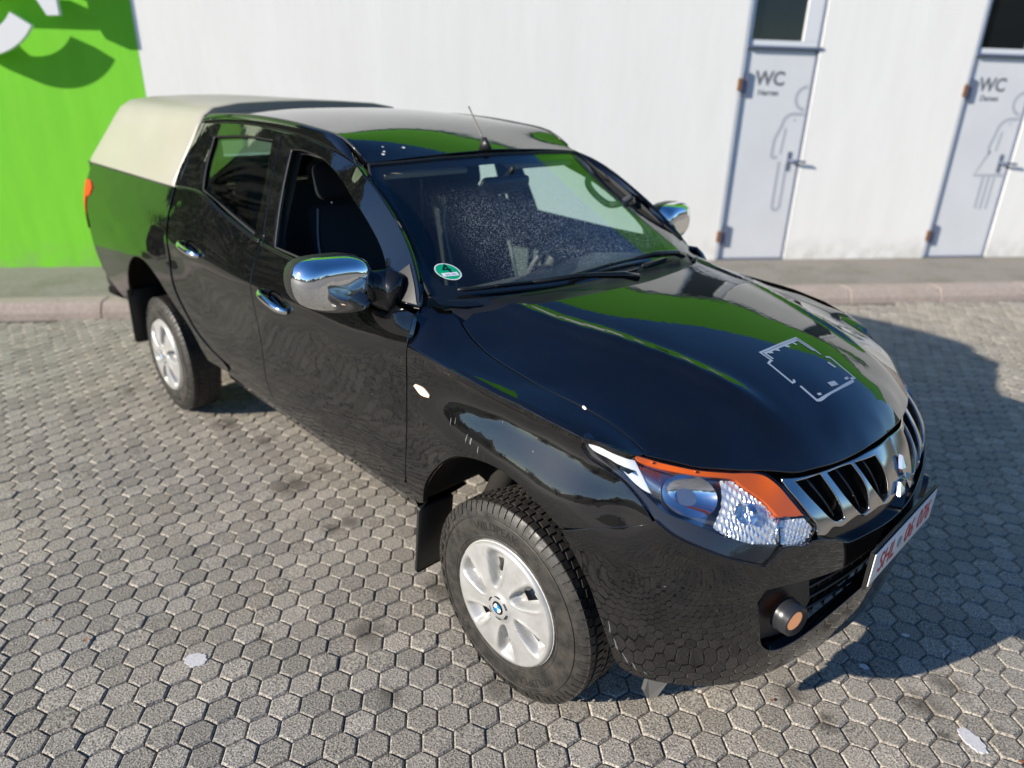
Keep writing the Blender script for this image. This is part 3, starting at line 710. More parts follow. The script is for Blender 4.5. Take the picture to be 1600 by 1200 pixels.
# ---------------------------------------------------------------- what stands round the yard (seen in the paint and the glass)
def hill_strip():
    V = []; F = []; n = 90; rg = np.random.default_rng(3)
    for i in range(n + 1):
        a = WA - math.pi / 2 - rad(115) + rad(230) * i / n; R_ = 130
        h = 13 + 5 * math.sin(i * .31) + 3 * math.sin(i * .83 + 1) + rg.normal(0, .8)
        for r, z in ((R_ - 70, -.5), (R_ - 30, h * .45), (R_, h), (R_ + 60, h * .8)): V.append((r * math.cos(a), r * math.sin(a), z))
    for i in range(n):
        for j in range(3): F.append((i * 4 + j, i * 4 + j + 1, (i + 1) * 4 + j + 1, (i + 1) * 4 + j))
    o = mesh("hill", V, F, hill_m, None, True); tag(o, kind='structure')
hill_strip()
def tree(x, y, h, seed, label, sp=1.0):
    rg = np.random.default_rng(seed); t = empty("tree", (x, y, 0)); tag(t, label, "tree", "trees round the yard")
    V, F = tube_geo([(0, 0, -.1), (.05, .02, h * .25), (-.04, .08, h * .5), (.06, 0, h * .85)], [h * .026, h * .02, h * .013, h * .004], 8)
    for k in range(6):
        a = k * 1.05 + rg.random(); z0 = h * (.28 + .08 * k)
        v2, f2 = tube_geo([(0, 0, z0), (math.cos(a) * h * .1, math.sin(a) * h * .1, z0 + h * .08), (math.cos(a) * h * .2, math.sin(a) * h * .2, z0 + h * .13)], [h * .01, h * .007, h * .003], 6); V, F = join_geo((V, F), (v2, f2))
    mesh("trunk", V, F, bark_m, t)
    lobes = [(rg.normal(0, h * .14 * sp), rg.normal(0, h * .14 * sp), h * (.42 + .5 * rg.random()), h * (.11 + .09 * rg.random())) for _ in range(13)]
    P = []; q = []
    for k in range(3200):
        lx, ly, lz, lr = lobes[rg.integers(len(lobes))]; d = rg.normal(0, 1, 3); d /= np.linalg.norm(d); c = np.array([lx, ly, lz]) + d * lr * (.55 + .45 * rg.random())
        a = rg.normal(0, 1, 3); a /= np.linalg.norm(a); b_ = np.cross(a, rg.normal(0, 1, 3)); b_ /= np.linalg.norm(b_); s_ = h * .013
        i0 = len(P); P += [c - a * s_, c + b_ * s_ * .6, c + a * s_, c - b_ * s_ * .6]; q.append((i0, i0 + 1, i0 + 2, i0 + 3))
    mesh("crown", P, q, crown_m, t, False)
tree_pos = [(-36, -58, 8, 1), (-27, -64, 9, 2), (-14, -66, 8, 3), (-2, -62, 10, 4), (8, -64, 8, 5), (19, -56, 9, 6), (30, -48, 8, 7), (38, -36, 10, 8), (44, -22, 8, 9), (46, -8, 9, 10), (46, 8, 9, 11), (-48, -44, 8, 12), (-42, -52, 9, 13)]
nm = ["rounded", "tall", "spreading"]
for x, y, h, sd_ in tree_pos: tree(x, y, h, sd_, "broadleaf tree standing beyond the far side of the paved yard")

def hedge():
    rg = np.random.default_rng(11); t = empty("hedge", wp(-16, -6.4, 0)); tag(t, "tall dark hedge running on from the green end of the building", "hedge")
    P = []; q = []
    for k in range(11000):
        s = rg.uniform(-9.3, 9.0); z = 7.2 * rg.random() ** .85 + .35 * math.sin(s * 2.1); n_ = rg.choice([-1, 1]) * (.55 + .25 * rg.random() + .12 * math.sin(s * 3 + z * 2))
        if z > 6.9: n_ *= rg.random()
        c = T3 * s + N3 * n_ + np.array([0, 0, max(.05, z)]); a = rg.normal(0, 1, 3); a /= np.linalg.norm(a); b_ = np.cross(a, rg.normal(0, 1, 3)); b_ /= np.linalg.norm(b_); w_ = .12
        i0 = len(P); P += [c - a * w_, c + b_ * w_ * .6, c + a * w_, c - b_ * w_ * .6]; q.append((i0, i0 + 1, i0 + 2, i0 + 3))
    mesh("foliage", P, q, crown_m, t, False)
    V, F = box_geo(-9.2, 8.9, -.62, .62, 0, 6.9); V = [tuple(T3 * a + N3 * b_ + np.array([0, 0, c])) for a, b_, c in V]; mesh("hedge_core", V, F, plain("hedge_shade", (.018, .022, .010), .95), t, False)
hedge()
# fallen leaves
leaf_pos = [(1206, 1096), (1595, 1193), (134, 1002), (75, 972), (80, 499), (95, 498), (1430, 475), (1480, 472), (170, 500)]
Rinv = np.linalg.inv(np.array([_r2, _d2, _f]))
def ground_at(px, py):
    d = Rinv @ np.array([(px - 800) / FPX, (py - 600) / FPX, 1]); t = -CAM[2] / d[2]; return CAM + d * t
lv = []
for v in range(4):
    r = np.random.default_rng(40 + v); n = 9; P = []
    for k in range(n):
        a = 2 * math.pi * k / n; P.append((.016 * math.cos(a) * (1 + r.normal(0, .2)), .010 * math.sin(a) * (1 + r.normal(0, .2)), .004 + .004 * r.random()))
    P.append((0, 0, .003)); me = bpy.data.meshes.new("dry_leaf"); me.from_pydata(P, [], [(k, (k + 1) % n, n) for k in range(n)]); me.materials.append(leaf_m); lv.append(me)
for k, (px, py) in enumerate(leaf_pos):
    q = ground_at(px, py); o = link("dry_leaf", lv[k % 4]); o.location = (q[0], q[1], .0045); o.rotation_euler = (0, 0, random.random() * 6); s_ = random.uniform(.45, .75); o.scale = (s_, s_, s_)
    tag(o, "small dry brown leaf lying on the hexagonal pavers", "leaf", "fallen leaves on the paving")
for k, (px, py, rx, ry, an) in enumerate([(306, 1032, .040, .030, .6), (1519, 1158, .050, .028, -.5), (1415, 993, .014, .007, .5), (1350, 1042, .016, .010, .3)]):
    q = ground_at(px, py); spot(q[0], q[1], rx, ry, an, 60 + k)

# ---------------------------------------------------------------- the pick-up truck
truck = empty("pickup_truck", (-1.5, 0, 0)); truck.location = (0, 0, 0)
tag(truck, "black double-cab pickup truck with cream hardtop and chrome mirrors parked on hexagonal paving", "pickup truck")
GAP_Y = nspline(np.array([-.45, -.377, -.31, -.248, -.166, -.093, .031, .142, .238, .318, .40]), np.array([.685, .7074, .7300, .7430, .7540, .7580, .7560, .7480, .738, .7315, .732]))
HL_LOW = [(.4757, .9467), (.4399, .9704), (.4014, .9907), (.3484, 1.009), (.3008, 1.0228), (.2727, 1.0431), (.2785, 1.0785)]
CREASE = [(.21, 1.091), (.14, 1.104), (.0, 1.121), (-.19, 1.134), (-.36, 1.147)]
ARCH = [(-.386, .571), (-.345, .68), (-.256, .792), (-.144, .872), (-.014, .904), (.09, .895), (.18, .862)]
LOWGAP = [(.262, .8175), (.344, .845), (.412, .868), (.477, .892)]
wing_low = [(-.425, 1.150), (-.447, 1.05), (-.453, .95), (-.455, .81), (-.473, .62), (-.43, .555)] + ARCH + LOWGAP + [(.513, .910)] + HL_LOW + CREASE
gl = panel_geo([wing_low], S, .022)
_cz = nspline(np.array([-.45, -.36, -.19, 0, .14, .21, .2785, .36]), np.array([1.152, 1.147, 1.134, 1.121, 1.104, 1.091, 1.0785, 1.06]))
def HF(x, y):
    p = H(x, y); x = np.asarray(x, float); q, _ = plan(x); w = q[..., 1] - _D(x, _cz(x)); zc = _cz(x); zh = H(x, -w)[..., 2]
    k = np.clip(1 - (w - np.abs(y)) / .07, 0, 1.15) ** 2
    p[..., 2] += k * (zc - zh); return p
cre = []
for x in np.linspace(-.43, .277, 30):
    q, _ = plan(x); cre.append((x, -(q[1] - float(_D(x, _cz(x))))))
wing_top = cre + [(.315, -.820), (.3523, -.8066), (.383, -.786), (.3974, -.766), (.404, -.7335)] + [(x, -float(GAP_Y(x))) for x in np.linspace(.40, -.40, 26)] + [(-.425, -.700), (-.475, -.735), (-.50, -.775), (-.492, -.825), (-.452, -.868)]
wt = soft(np.array(wing_top), 25, .014)
gt = panel_geo([wt], HF, .024, raw=True)
both("front_wing", cat_geo(gl, gt), paint, truck)

FRONT = [(.4049, -.738), (.444, -.709), (.5121, -.655), (.5677, -.5817), (.6177, -.5015), (.6422, -.4661), (.6722, -.4217), (.6911, -.3781), (.7181, -.2984), (.7361, -.2131), (.7508, -.1169), (.7558, 0)]
REAR = [(-.158, 0), (-.168, -.14), (-.19, -.28), (-.243, -.466), (-.315, -.575), (-.375, -.655)]
right = FRONT[::-1] + [(x, -float(GAP_Y(x))) for x in np.linspace(.395, -.37, 22)] + REAR[::-1]
hood = right + [(x, -y) for x, y in right[::-1][1:-1]]
panel_obj("bonnet", panel_geo([hood], H, .024, depth=.022, bev=.004), paint, truck)

BELT = [(-.66, 1.238), (-.74, 1.239), (-1.1, 1.254), (-1.5, 1.272), (-1.575, 1.282)]
fd = [(-.46, 1.238), (-.437, 1.205), (-.425, 1.155), (-.447, 1.05), (-.453, .95), (-.455, .81), (-.473, .635), (-.50, .602), (-.72, .588), (-.95, .584), (-1.25, .588), (-1.495, .597), (-1.513, .68), (-1.530, .84), (-1.546, 1.0), (-1.556, 1.13), (-1.575, 1.280), (-1.3, 1.262), (-1.1, 1.254), (-.85, 1.243), (-.68, 1.238)]
rd = [(-1.575, 1.280), (-1.556, 1.13), (-1.546, 1.0), (-1.530, .84), (-1.513, .68), (-1.497, .598), (-1.70, .604), (-1.86, .612), (-2.03, .632), (-2.19, .675), (-2.33, .745), (-2.45, .88), (-2.497, 1.01), (-2.513, 1.13), (-2.508, 1.25), (-2.505, 1.408), (-2.36, 1.414), (-2.2, 1.408), (-1.95, 1.346), (-1.67, 1.291)]
def ell(cx, cz, a, b_, th=0, n=26): return [(cx + a * math.cos(t) * math.cos(th) - b_ * math.sin(t) * math.sin(th), cz + a * math.cos(t) * math.sin(th) + b_ * math.sin(t) * math.cos(th)) for t in np.linspace(0, 2 * math.pi, n, endpoint=False)]
HND = {'f': (-1.345, 1.088, -.13), 'r': (-2.215, 1.152, -.09)}
def pan(outer, hole, surf, step, **k):
    o = soft(np.array(outer), 38, step * .7); return panel_geo([o] + [np.array(h) for h in hole], surf, step, raw=True, **k)
FW = [(-1.5563, 1.652), (-1.4755, 1.656), (-1.32, 1.640), (-1.2299, 1.6136), (-1.1362, 1.5757), (-.9531, 1.4953), (-.8394, 1.4289), (-.7578, 1.3698), (-.705, 1.315), (-.665, 1.252), (-1.0, 1.256), (-1.4815, 1.2722), (-1.5213, 1.4633)]
RW = [(-2.3456, 1.655), (-2.0168, 1.678), (-1.7365, 1.678), (-1.6798, 1.4713), (-1.6676, 1.296), (-1.80, 1.320), (-1.9485, 1.3500), (-2.2548, 1.418), (-2.3111, 1.5355)]
DE = [(-2.47, 1.7120), (-2.2, 1.726), (-1.9218, 1.7278), (-1.5124, 1.7088), (-1.2009, 1.6623), (-.9539, 1.5938), (-.7799, 1.5049), (-.6257, 1.4008), (-.5202, 1.2971), (-.487, 1.245)]
BG = [(-1.6822, 1.715), (-1.6143, 1.4784), (-1.5788, 1.278)]
ffr = [(-1.575, 1.276), (-1.6143, 1.4784), (-1.672, 1.716), (-1.5124, 1.7088), (-1.2009, 1.6623), (-.9539, 1.5938), (-.7799, 1.5049), (-.6257, 1.4008), (-.5202, 1.2971), (-.487, 1.243), (-.68, 1.236), (-1.1, 1.252), (-1.5, 1.270)]
rfr = [(-1.575, 1.276), (-1.6143, 1.4784), (-1.672, 1.716), (-1.9218, 1.7278), (-2.2, 1.726), (-2.47, 1.712), (-2.495, 1.55), (-2.505, 1.408), (-2.2, 1.405), (-1.95, 1.344), (-1.67, 1.288)]
for side, out, fr, win, hk, nm_ in ((0, fd, ffr, FW, 'f', "front_door"), (1, rd, rfr, RW, 'r', "rear_door")):
    hx, hz, ht = HND[hk]
    g1 = pan(out, [ell(hx + .02, hz + .004, .075, .036, ht)[::-1]], S, .026); g2 = pan(fr, [soft(np.array(win)[::-1], 50, .016)], G, .024)
    D = both(nm_, cat_geo(g1, g2), paint, truck)
    # handle: dished cup behind a bar
    bm = bmesh.new(); bmesh.ops.create_uvsphere(bm, u_segments=20, v_segments=10, radius=1)
    c = S(hx + .02, hz + .004)
    bmesh.ops.delete(bm, geom=[v for v in bm.verts if v.co.y < -.02], context='VERTS')
    bmesh.ops.transform(bm, matrix=Matrix.Translation(Vector(c) + Vector((0, .008, 0))) @ Matrix.Rotation(-ht, 4, 'Y') @ Matrix.Diagonal((.080, .028, .041, 1)), verts=bm.verts)
    cup = bm_obj("handle_cup", bm, paint, D[0])
    P = []
    for k, t in enumerate(np.linspace(-1, 1, 15)):
        x = hx + t * .122 * math.cos(ht); z = hz + t * .122 * math.sin(ht); q = S(x, z); P.append((x, q[1] - .004 - .026 * (1 - abs(t) ** 3.5), z))
    V, F = tube_geo(P, [.010 + .004 * (1 - abs(t) ** 4) for t in np.linspace(-1, 1, 15)], 10); V = [(x, y, hz + (z - hz) * 1.15) for x, y, z in V]
    h1 = mesh("handle", V, F, chrome, D[0])
    for ob in (cup, h1):
        m2 = ob.data.copy(); m2.transform(Matrix.Diagonal((1, -1, 1, 1))); m2.flip_normals(); link(ob.name.split('.')[0], m2, D[1])
    # belt strip and window channel
    lo = [p for p in (win if side == 0 else win)]
    wi = soft(np.array(win), 50, .016)
    for sg in (0, 1):
        P = G(wi[:, 0], wi[:, 1]); P[:, 1] += .010
        if sg: P[:, 1] *= -1
        V, F = tube_geo(P, .0055, 6, closed=True); mesh("window_seal", V, F, seal, D[sg])
        b_ = np.array([(x, z - .004) for x, z in (BELT if side == 0 else [(-1.59, 1.284), (-1.67, 1.291), (-1.95, 1.347), (-2.2, 1.409), (-2.36, 1.415), (-2.49, 1.411)])]); b_ = catmull(b_, 6)
        P = .5 * (S(b_[:, 0], b_[:, 1]) + G(b_[:, 0], b_[:, 1])); P[:, 1] -= .003
        if sg: P[:, 1] *= -1
        V, F = tube_geo(P, .009, 8); mesh("belt_strip", V, F, gloss_black, D[sg])
    # glass (the right front window is wound down)
    gg = panel_geo([wi], G, .05, off=-.016, rim=False, raw=True)
    if side == 0: o = panel_obj("door_glass", mirror_geo(gg), glass_side, D[1])
    else:
        panel_obj("door_glass", gg, glass_side, D[0]); panel_obj("door_glass", mirror_geo(gg), glass_side, D[1])
    # inner door frame lining
    g3 = panel_geo([soft(np.array(fr), 38, .018), soft(np.array(win)[::-1], 50, .016)], G, .03, off=-.045, rim=False, raw=True)
    for sg in (0, 1): panel_obj("frame_lining", (g3 if not sg else mirror_geo(g3)), trim, D[sg])
# roof rail and windscreen pillar: one pressing from the cab's back corner down to the scuttle
Ecur = catmull([(-2.54, 1.702)] + DE[1:-1] + [(-.497, 1.262), (-.475, 1.215)], 6)
E3 = G(Ecur[:, 0], Ecur[:, 1])
Fk = [tuple(R(x, -.592)) for x in (-2.545, -2.2, -1.9, -1.5, -1.25)] + [(-1.115, -.600, float(_R(-1.1, -.592)) - .012)] + [tuple(W(-y, z) + np.array([0, 0, .002])) for y, z in ((.612, 1.605), (.650, 1.52), (.690, 1.42), (.728, 1.33), (.758, 1.262), (.772, 1.225))]
F3 = catmull(Fk, 8)
def resample(P, n):
    P = np.asarray(P); L = np.r_[0, np.cumsum(np.linalg.norm(np.diff(P, axis=0), axis=1))]; t = np.linspace(0, L[-1], n)
    return np.stack([np.interp(t, L, P[:, k]) for k in range(3)], -1)
nR = 90; EE = E3[:, 0]; e3 = resample(E3, nR); f3 = resample(F3, nR)
# pair the two edges by station along x
xs = e3[:, 0]; f3 = np.stack([np.interp(np.clip(xs - .04 * _ss(-1.15, -.7, xs), F3[:, 0].min(), F3[:, 0].max()), F3[:, 0], F3[:, k]) for k in range(3)], -1)
Gd = []
for a, b_ in zip(e3, f3):
    out = np.array([.25, -1.0, .75]); out /= np.linalg.norm(out); w_ = np.linalg.norm(b_ - a); row = []
    for t in np.linspace(0, 1, 9):
        row.append(a + (b_ - a) * t + out * min(.012, w_ * .10) * (1 - (2 * t - 1) ** 2) + np.array([0, .006, -.004]) * (t == 0))
    Gd.append(row)
V, F = grid_geo(np.array(Gd)); F = [tuple(reversed(f)) for f in F]
mesh("roof_rail", V, F, paint, truck); Vm = np.array(V) * np.array([1, -1, 1]); mesh("roof_rail", Vm, [tuple(reversed(f)) for f in F], paint, truck)
rf = [(-1.058, -.589), (-1.030, -.42), (-1.008, -.25), (-.996, -.1), (-.994, 0)]
rf = rf + [(x, -y) for x, y in rf[::-1][1:]] + [(-1.5, .589), (-2.0, .589), (-2.53, .586), (-2.545, .3), (-2.545, -.3), (-2.53, -.586), (-2.0, -.589), (-1.5, -.589)]
panel_obj("roof", panel_geo([rf], R, .05, depth=.03), paint, truck)
moulding_m = plain('moulding', (.05, .05, .052), .25)
for sg in (1, -1):
    P = [tuple(R(x, -.588) * np.array([1, sg, 1]) + np.array([0, 0, .002])) for x in np.linspace(-2.5, -1.10, 24)]
    V, F = tube_geo(P, .0042, 8); mesh("roof_moulding", V, F, moulding_m, truck)
# windscreen, its dark border, scuttle
top = [(y, float(np.interp(abs(y), [0, .3, .59], [1.652, 1.646, 1.630]))) for y in np.linspace(.59, -.59, 21)]
sideR = [(-.612, 1.60), (-.648, 1.52), (-.688, 1.42), (-.722, 1.33), (-.742, 1.275), (-.735, 1.252)]
botm = [(y, 1.232 + .012 * (y / .7) ** 2) for y in np.linspace(-.68, .68, 23)]
wsl = top + sideR + botm + [(-y, z) for y, z in sideR[::-1]]
wsl = np.array(wsl)[::-1] if False else np.array(wsl)
ws_geo = panel_geo([wsl], W, .04, rim=False, raw=True)
ws = panel_obj("windscreen", ws_geo, glass_ws, truck)
fi = [(.560, 1.602), (.3, 1.618), (0, 1.622), (-.3, 1.618), (-.560, 1.602), (-.586, 1.560), (-.618, 1.480), (-.655, 1.392), (-.682, 1.325), (-.672, 1.298), (-.56, 1.284), (-.30, 1.270), (0, 1.264), (.30, 1.268), (.56, 1.276), (.672, 1.292), (.682, 1.325), (.655, 1.392), (.618, 1.480), (.586, 1.560)]
fr = panel_geo([wsl, soft(np.array(fi)[::-1], 60, .02)], W, .035, off=-.004, rim=False, raw=True); panel_obj("screen_border", fr, tinted_black, ws)
V, F = tube_geo([tuple(W(y, z)) for y, z in ([(-y, z) for y, z in sideR[:-1][::-1]] + top + sideR[:-1])], .007, 6); mesh("screen_seal", V, F, seal, ws)
# green low-emission disc behind the glass
def on_ws(a, b_, off): # local plane of the sticker: a along y, b up the glass
    q = W(SY + a, SZ + b_ * .5); return q
SY, SZ = -.626, 1.326
def disc(name, r0, r1, off, m, parent, n=40):
    rr = [(SY + r1 * math.cos(t), SZ + r1 * .52 * math.sin(t)) for t in np.linspace(0, 2 * math.pi, n, endpoint=False)]
    lp = [np.array(rr)] + ([np.array([(SY + r0 * math.cos(t), SZ + r0 * .52 * math.sin(t)) for t in np.linspace(0, 2 * math.pi, n, endpoint=False)])[::-1]] if r0 else [])
    return panel_obj(name, panel_geo(lp, W, .012, off=off, rim=False, raw=True), m, parent)
stick_g = plain("sticker_green", (.0, .34, .17), .4); 
st = disc("emission_sticker", 0, .0395, .0012, stick_g, truck); disc("sticker_rim", .0375, .041, .0018, white_en, st)
def poly_ws(name, pts, off, m, parent):
    return panel_obj(name, panel_geo([np.array([(SY + a, SZ + b_ * .52) for a, b_ in pts])], W, .012, off=off, rim=False, raw=True), m, parent)
poly_ws("sticker_field", [(-.027, -.021), (.027, -.021), (.027, -.005), (-.027, -.005)], .0018, white_en, st)
me = text_mesh("4", .062, .0004)
def bend_ws(me, ay, az, off):
    for v in me.vertices:
        q = W(SY + ay + v.co.x, SZ + (az + v.co.y) * .52); v.co = Vector((q[0] + off, q[1], q[2] + off * .6))
bend_ws(me, 0, .014, .0024); link("sticker_digit", me, st, plain("sticker_ink", (.005, .03, .02), .5))
me = text_mesh("SHL 076", .011, .0003); bend_ws(me, 0, -.013, .0026); link("sticker_writing", me, st, blue_ink)
# scuttle between bonnet and glass
ys = np.linspace(-.70, .70, 41)
re_x = np.interp(np.abs(ys), [0, .14, .28, .466, .575, .655, .70], [-.158, -.168, -.19, -.243, -.315, -.375, -.41])
rows = []
for y, xr in zip(ys, re_x):
    a = H(xr + .02, y); b_ = W(y, 1.238 + .012 * (y / .7) ** 2 + .012)
    rows.append([a + np.array([0, 0, -.03]), a * .8 + b_ * .2 + np.array([0, 0, -.028]), a * .5 + b_ * .5 + np.array([0, 0, -.022]), a * .2 + b_ * .8 + np.array([0, 0, -.010]), b_ + np.array([0, 0, -.002])])
V, F = grid_geo(np.array(rows)); scut = mesh("scuttle_panel", V, F, plastic, truck)
V = []; F = []
for k in range(26):
    y = .02 + k * .014 if k < 13 else .02 + k * .014 + .05
    q = W(y, 1.262); v, f = box_geo(q[0] + .012, q[0] + .035, y - .003, y + .003, q[2] - .012, q[2] - .004); b_ = len(V); V += v; F += [tuple(i + b_ for i in t) for t in f]
tag(mesh("vent_slats", V, F, trim, scut, False), kind='stuff')
def wiper(yz, arm0):
    w = empty("wiper"); w.parent = truck
    c = catmull(yz, 8); P = [tuple(W(y, z) + np.array([.016, 0, .012])) for y, z in c]
    V, F = tube_geo(P, [.004] + [.0075] * (len(P) - 2) + [.004], 6); mesh("wiper_blade", V, F, plastic, w)
    P2 = [tuple(W(y, z) + np.array([.034, 0, .020])) for y, z in c[6:-4]]; V, F = tube_geo(P2, .006, 6); mesh("wiper_frame", V, F, gloss_black, w)
    mid = np.array(P2[len(P2) // 2]); a0 = np.array(arm0)
    V, F = tube_geo([tuple(mid), tuple(mid * .6 + a0 * .4 + np.array([.01, 0, .018])), tuple(a0 * .85 + mid * .15 + np.array([0, 0, .012])), tuple(a0)], [.007, .009, .014, .017], 8); mesh("wiper_arm", V, F, gloss_black, w)
wiper([(-.66, 1.277), (-.50, 1.273), (-.32, 1.266), (-.16, 1.262)], H(-.17, .02) + np.array([-.04, 0, .0]))
wiper([(-.19, 1.268), (.07, 1.274), (.26, 1.270), (.50, 1.252)], H(-.30, .52) + np.array([-.04, 0, .0]))

# ---------------------------------------------------------------- nose: bumper, grille, lamps
HL_BOT = [(.5135, .9185), (.5479, .8993), (.5844, .8839), (.656, .8575), (.7225, .8305), (.8272, .7922), (.8537, .8078), (.8815, .8295), (.9279, .8281), (.9643, .8198), (.985, .829)]
SN = S_NOSE
bum = [(.267, .815), (.295, .775), (.3233, .7252), (.3611, .6558), (.3893, .5764), (.4198, .4766), (.440, .415), (.462, .388), (.52, .378), (.64, .374), (.80, .372), (.95, .372), (1.15, .374), (1.3, .376), (SN, .378),
       (SN, .594), (1.30, .582), (1.15, .545), (1.05, .512), (.97, .492), (.905, .495), (.862, .530), (.838, .60), (.815, .690), (.835, .722), (.90, .722), (.97, .716), (1.136, .702), (1.26, .712), (SN, .716),
       (SN, .768), (1.365, .768), (1.25, .772), (1.142, .778), (1.095, .800), (1.05, .815), (.995, .826)] + HL_BOT[::-1][1:] + [(.477, .897), (.412, .873), (.344, .850)]
bo = soft(np.array(bum), 40, .018)
gb = panel_geo([bo], S, .026, depth=.030, gap=.001, raw=True)
panel_obj("front_bumper", cat_geo(gb, mirror_geo(gb)), paint, truck)
# dark lower insert with its bars
def SI(d): # the same skin pushed inwards by d
    def f(s, z):
        s = np.asarray(s, float); z = np.asarray(z, float); s, z = np.broadcast_arrays(s, z); q, n = plan(s); r = q - n * (_D(s, z)[..., None] + d); return np.stack([r[..., 0], -r[..., 1], z], -1)
    return f
ins = [(.80, .46), (SN, .55), (SN, .74), (.79, .75)]
gi = panel_geo([np.array(ins)], SI(.07), .06, rim=False); panel_obj("lower_insert", cat_geo(gi, mirror_geo(gi)), plastic, truck)
V = []; F = []
for z0 in (.548, .592, .636, .680):
    P = [tuple(SI(.045)(s, z0 + .10 * max(0, (s - 1.0)) * .4)) for s in np.linspace(.90, SN, 16)]; P += [(x, -y, z) for x, y, z in P[::-1][1:]]
    v, f = tube_geo(P, .006, 6); bar = mesh("grille_bar", v, f, plastic, truck)
for s_ in np.linspace(.95, 1.40, 9):
    P = [tuple(SI(.052)(s_, z)) for z in (.52, .70)]; v, f = tube_geo(P, .004, 5); v2 = [(x, -y, z) for x, y, z in v]; a, b_ = join_geo((v, f), (v2, [tuple(reversed(q)) for q in f])); V, F = join_geo((V, F), (a, b_)) if V else (a, b_)
tag(mesh("grille_mesh", V, F, plastic, truck), kind='stuff')
up = [(1.04, .765), (SN, .76), (SN, .835), (1.30, .835), (1.15, .835), (1.04, .83)]
gi = panel_geo([np.array(up)], SI(.022), .06, rim=False); panel_obj("upper_slot", cat_geo(gi, mirror_geo(gi)), gloss_black, truck)
# chrome grille with three slots either side
slots = [[(.999, .957), (1.086, .951), (1.105, .90), (1.119, .855), (1.080, .862), (1.035, .915)], [(1.135, .950), (1.222, .950), (1.236, .90), (1.236, .848), (1.205, .846), (1.170, .895)], [(1.255, .953), (1.325, .955), (1.340, .90), (1.345, .855), (1.318, .846), (1.290, .895)]]
slots = [[tuple(np.array(q) + (np.array(q) - np.mean(sl, axis=0)) / np.linalg.norm(np.array(q) - np.mean(sl, axis=0)) * .008 + np.array([.005 * np.sign(q[0] - np.mean(sl, axis=0)[0]), 0])) for q in sl] for sl in slots]
chp = [(.939, .975), (.9934, .9700), (1.0511, .9664), (1.1526, .9625), (1.2364, .9665), (1.3222, .9790), (SN, .983), (SN, .832), (1.39, .832), (1.355, .824), (1.30, .832), (1.23, .826), (1.19, .838), (1.150, .834), (1.113, .829), (1.075, .838), (1.045, .826), (1.010, .835), (1.014, .858), (.993, .888), (.966, .928), (.945, .958)]
gc = panel_geo([soft(np.array(chp), 45, .012)] + [soft(np.array(s_)[::-1], 60, .010) for s_ in slots], S, .016, depth=.045, gap=.0005, bev=.004, off=.002, raw=True)
grille = panel_obj("grille", cat_geo(gc, mirror_geo(gc)), chrome_dull, truck)
gi = panel_geo([np.array([(.98, .84), (SN, .84), (SN, .975), (.98, .97)])], SI(.048), .05, rim=False); panel_obj("grille_back", cat_geo(gi, mirror_geo(gi)), dark, grille)
for s_ in slots:
    s_ = np.array(s_); a = (s_[0] + s_[1]) / 2; b_ = (s_[3] + s_[4]) / 2
    for sg in (1, -1):
        P = [tuple(SI(.020)(*(a * (1 - t) + b_ * t)) * np.array([1, sg, 1])) for t in np.linspace(.02, .98, 8)]
        v, f = tube_geo(P, .0042, 8); mesh("grille_fin", v, f, gloss_black, grille)
# three-diamond badge
def diamond(cy, cz, an, L=.068, W_=.042):
    pts = [(.002, 0), (L * .5, W_ * .5), (L, 0), (L * .5, -W_ * .5)]; ca, sa = math.cos(an), math.sin(an); V = []
    def at(a, b_, off):
        y = cy + a * ca - b_ * sa; z = cz + a * sa + b_ * ca; return (.8235 - .36 * (z - .883) - .25 * y * y + off, y, z)
    V = [at(a, b_, -.004) for a, b_ in pts] + [at(a, b_, .007) for a, b_ in pts] + [at(L * .5, 0, .0125)]
    return V, [(0, 1, 5, 4), (1, 2, 6, 5), (2, 3, 7, 6), (3, 0, 4, 7), (4, 5, 8), (5, 6, 8), (6, 7, 8), (7, 4, 8)]
badge_m = plain('badge_chrome', (.60, .61, .63), .14, 1.0)
bad = empty("badge"); bad.parent = truck
for an in (90, 210, 330):
    V, F = diamond(0, .872, rad(an)); mesh("badge_diamond", V, F, badge_m, bad, False)
# headlamps
HLQ = np.array([(-0.3406, 0.0436, -0.0117), (-0.3264, 0.0267, -0.0437), (-0.2977, 0.0087, -0.0408), (-0.2554, -0.0059, -0.0243), (-0.2075, -0.0235, -0.0087), (-0.1724, -0.0437, -0.0), (-0.1394, -0.0686, 0.0073), (-0.1018, -0.0957, 0.0126), (-0.0672, -0.1102, 0.0182), (-0.0298, -0.1188, 0.0223), (0.0447, -0.1222, 0.0221), (0.1139, -0.1184, 0.011), (0.2173, -0.1005, -0.0152), (0.2326, -0.0747, -0.0112), (0.2457, -0.0427, -0.0054), (0.2836, -0.0198, -0.0131), (0.3166, -0.0072, -0.0231), (0.3324, 0.0266, -0.021), (0.3321, 0.0494, -0.0163), (0.2989, 0.0636, -0.004), (0.2491, 0.0914, 0.0038), (0.194, 0.1159, 0.0155), (0.1428, 0.1262, 0.0136), (0.0537, 0.0936, 0.0232), (-0.0352, 0.0666, 0.0267), (-0.1224, 0.0537, 0.0179), (-0.1759, 0.0481, 0.0141), (-0.2, 0.0429, 0.0207), (-0.2595, 0.0428, 0.0172), (-0.3264, 0.052, -0.0078)])
HC = np.array([.53867, -.6699, .94407]); HN = np.array([.64834, -.42424, .6322]); HU_ = np.array([.72088, .60918, -.3305]); HV_ = np.array([-.24491, .67002, .70078])
_L2 = TPS([tuple(r) for r in HLQ], lam=5e-4)
def HLS(a, b_):
    a = np.asarray(a, float); b_ = np.asarray(b_, float); a, b_ = np.broadcast_arrays(a, b_)
    return HC + a[..., None] * HU_ + b_[..., None] * HV_ + (_L2(a, b_)[..., None]) * HN
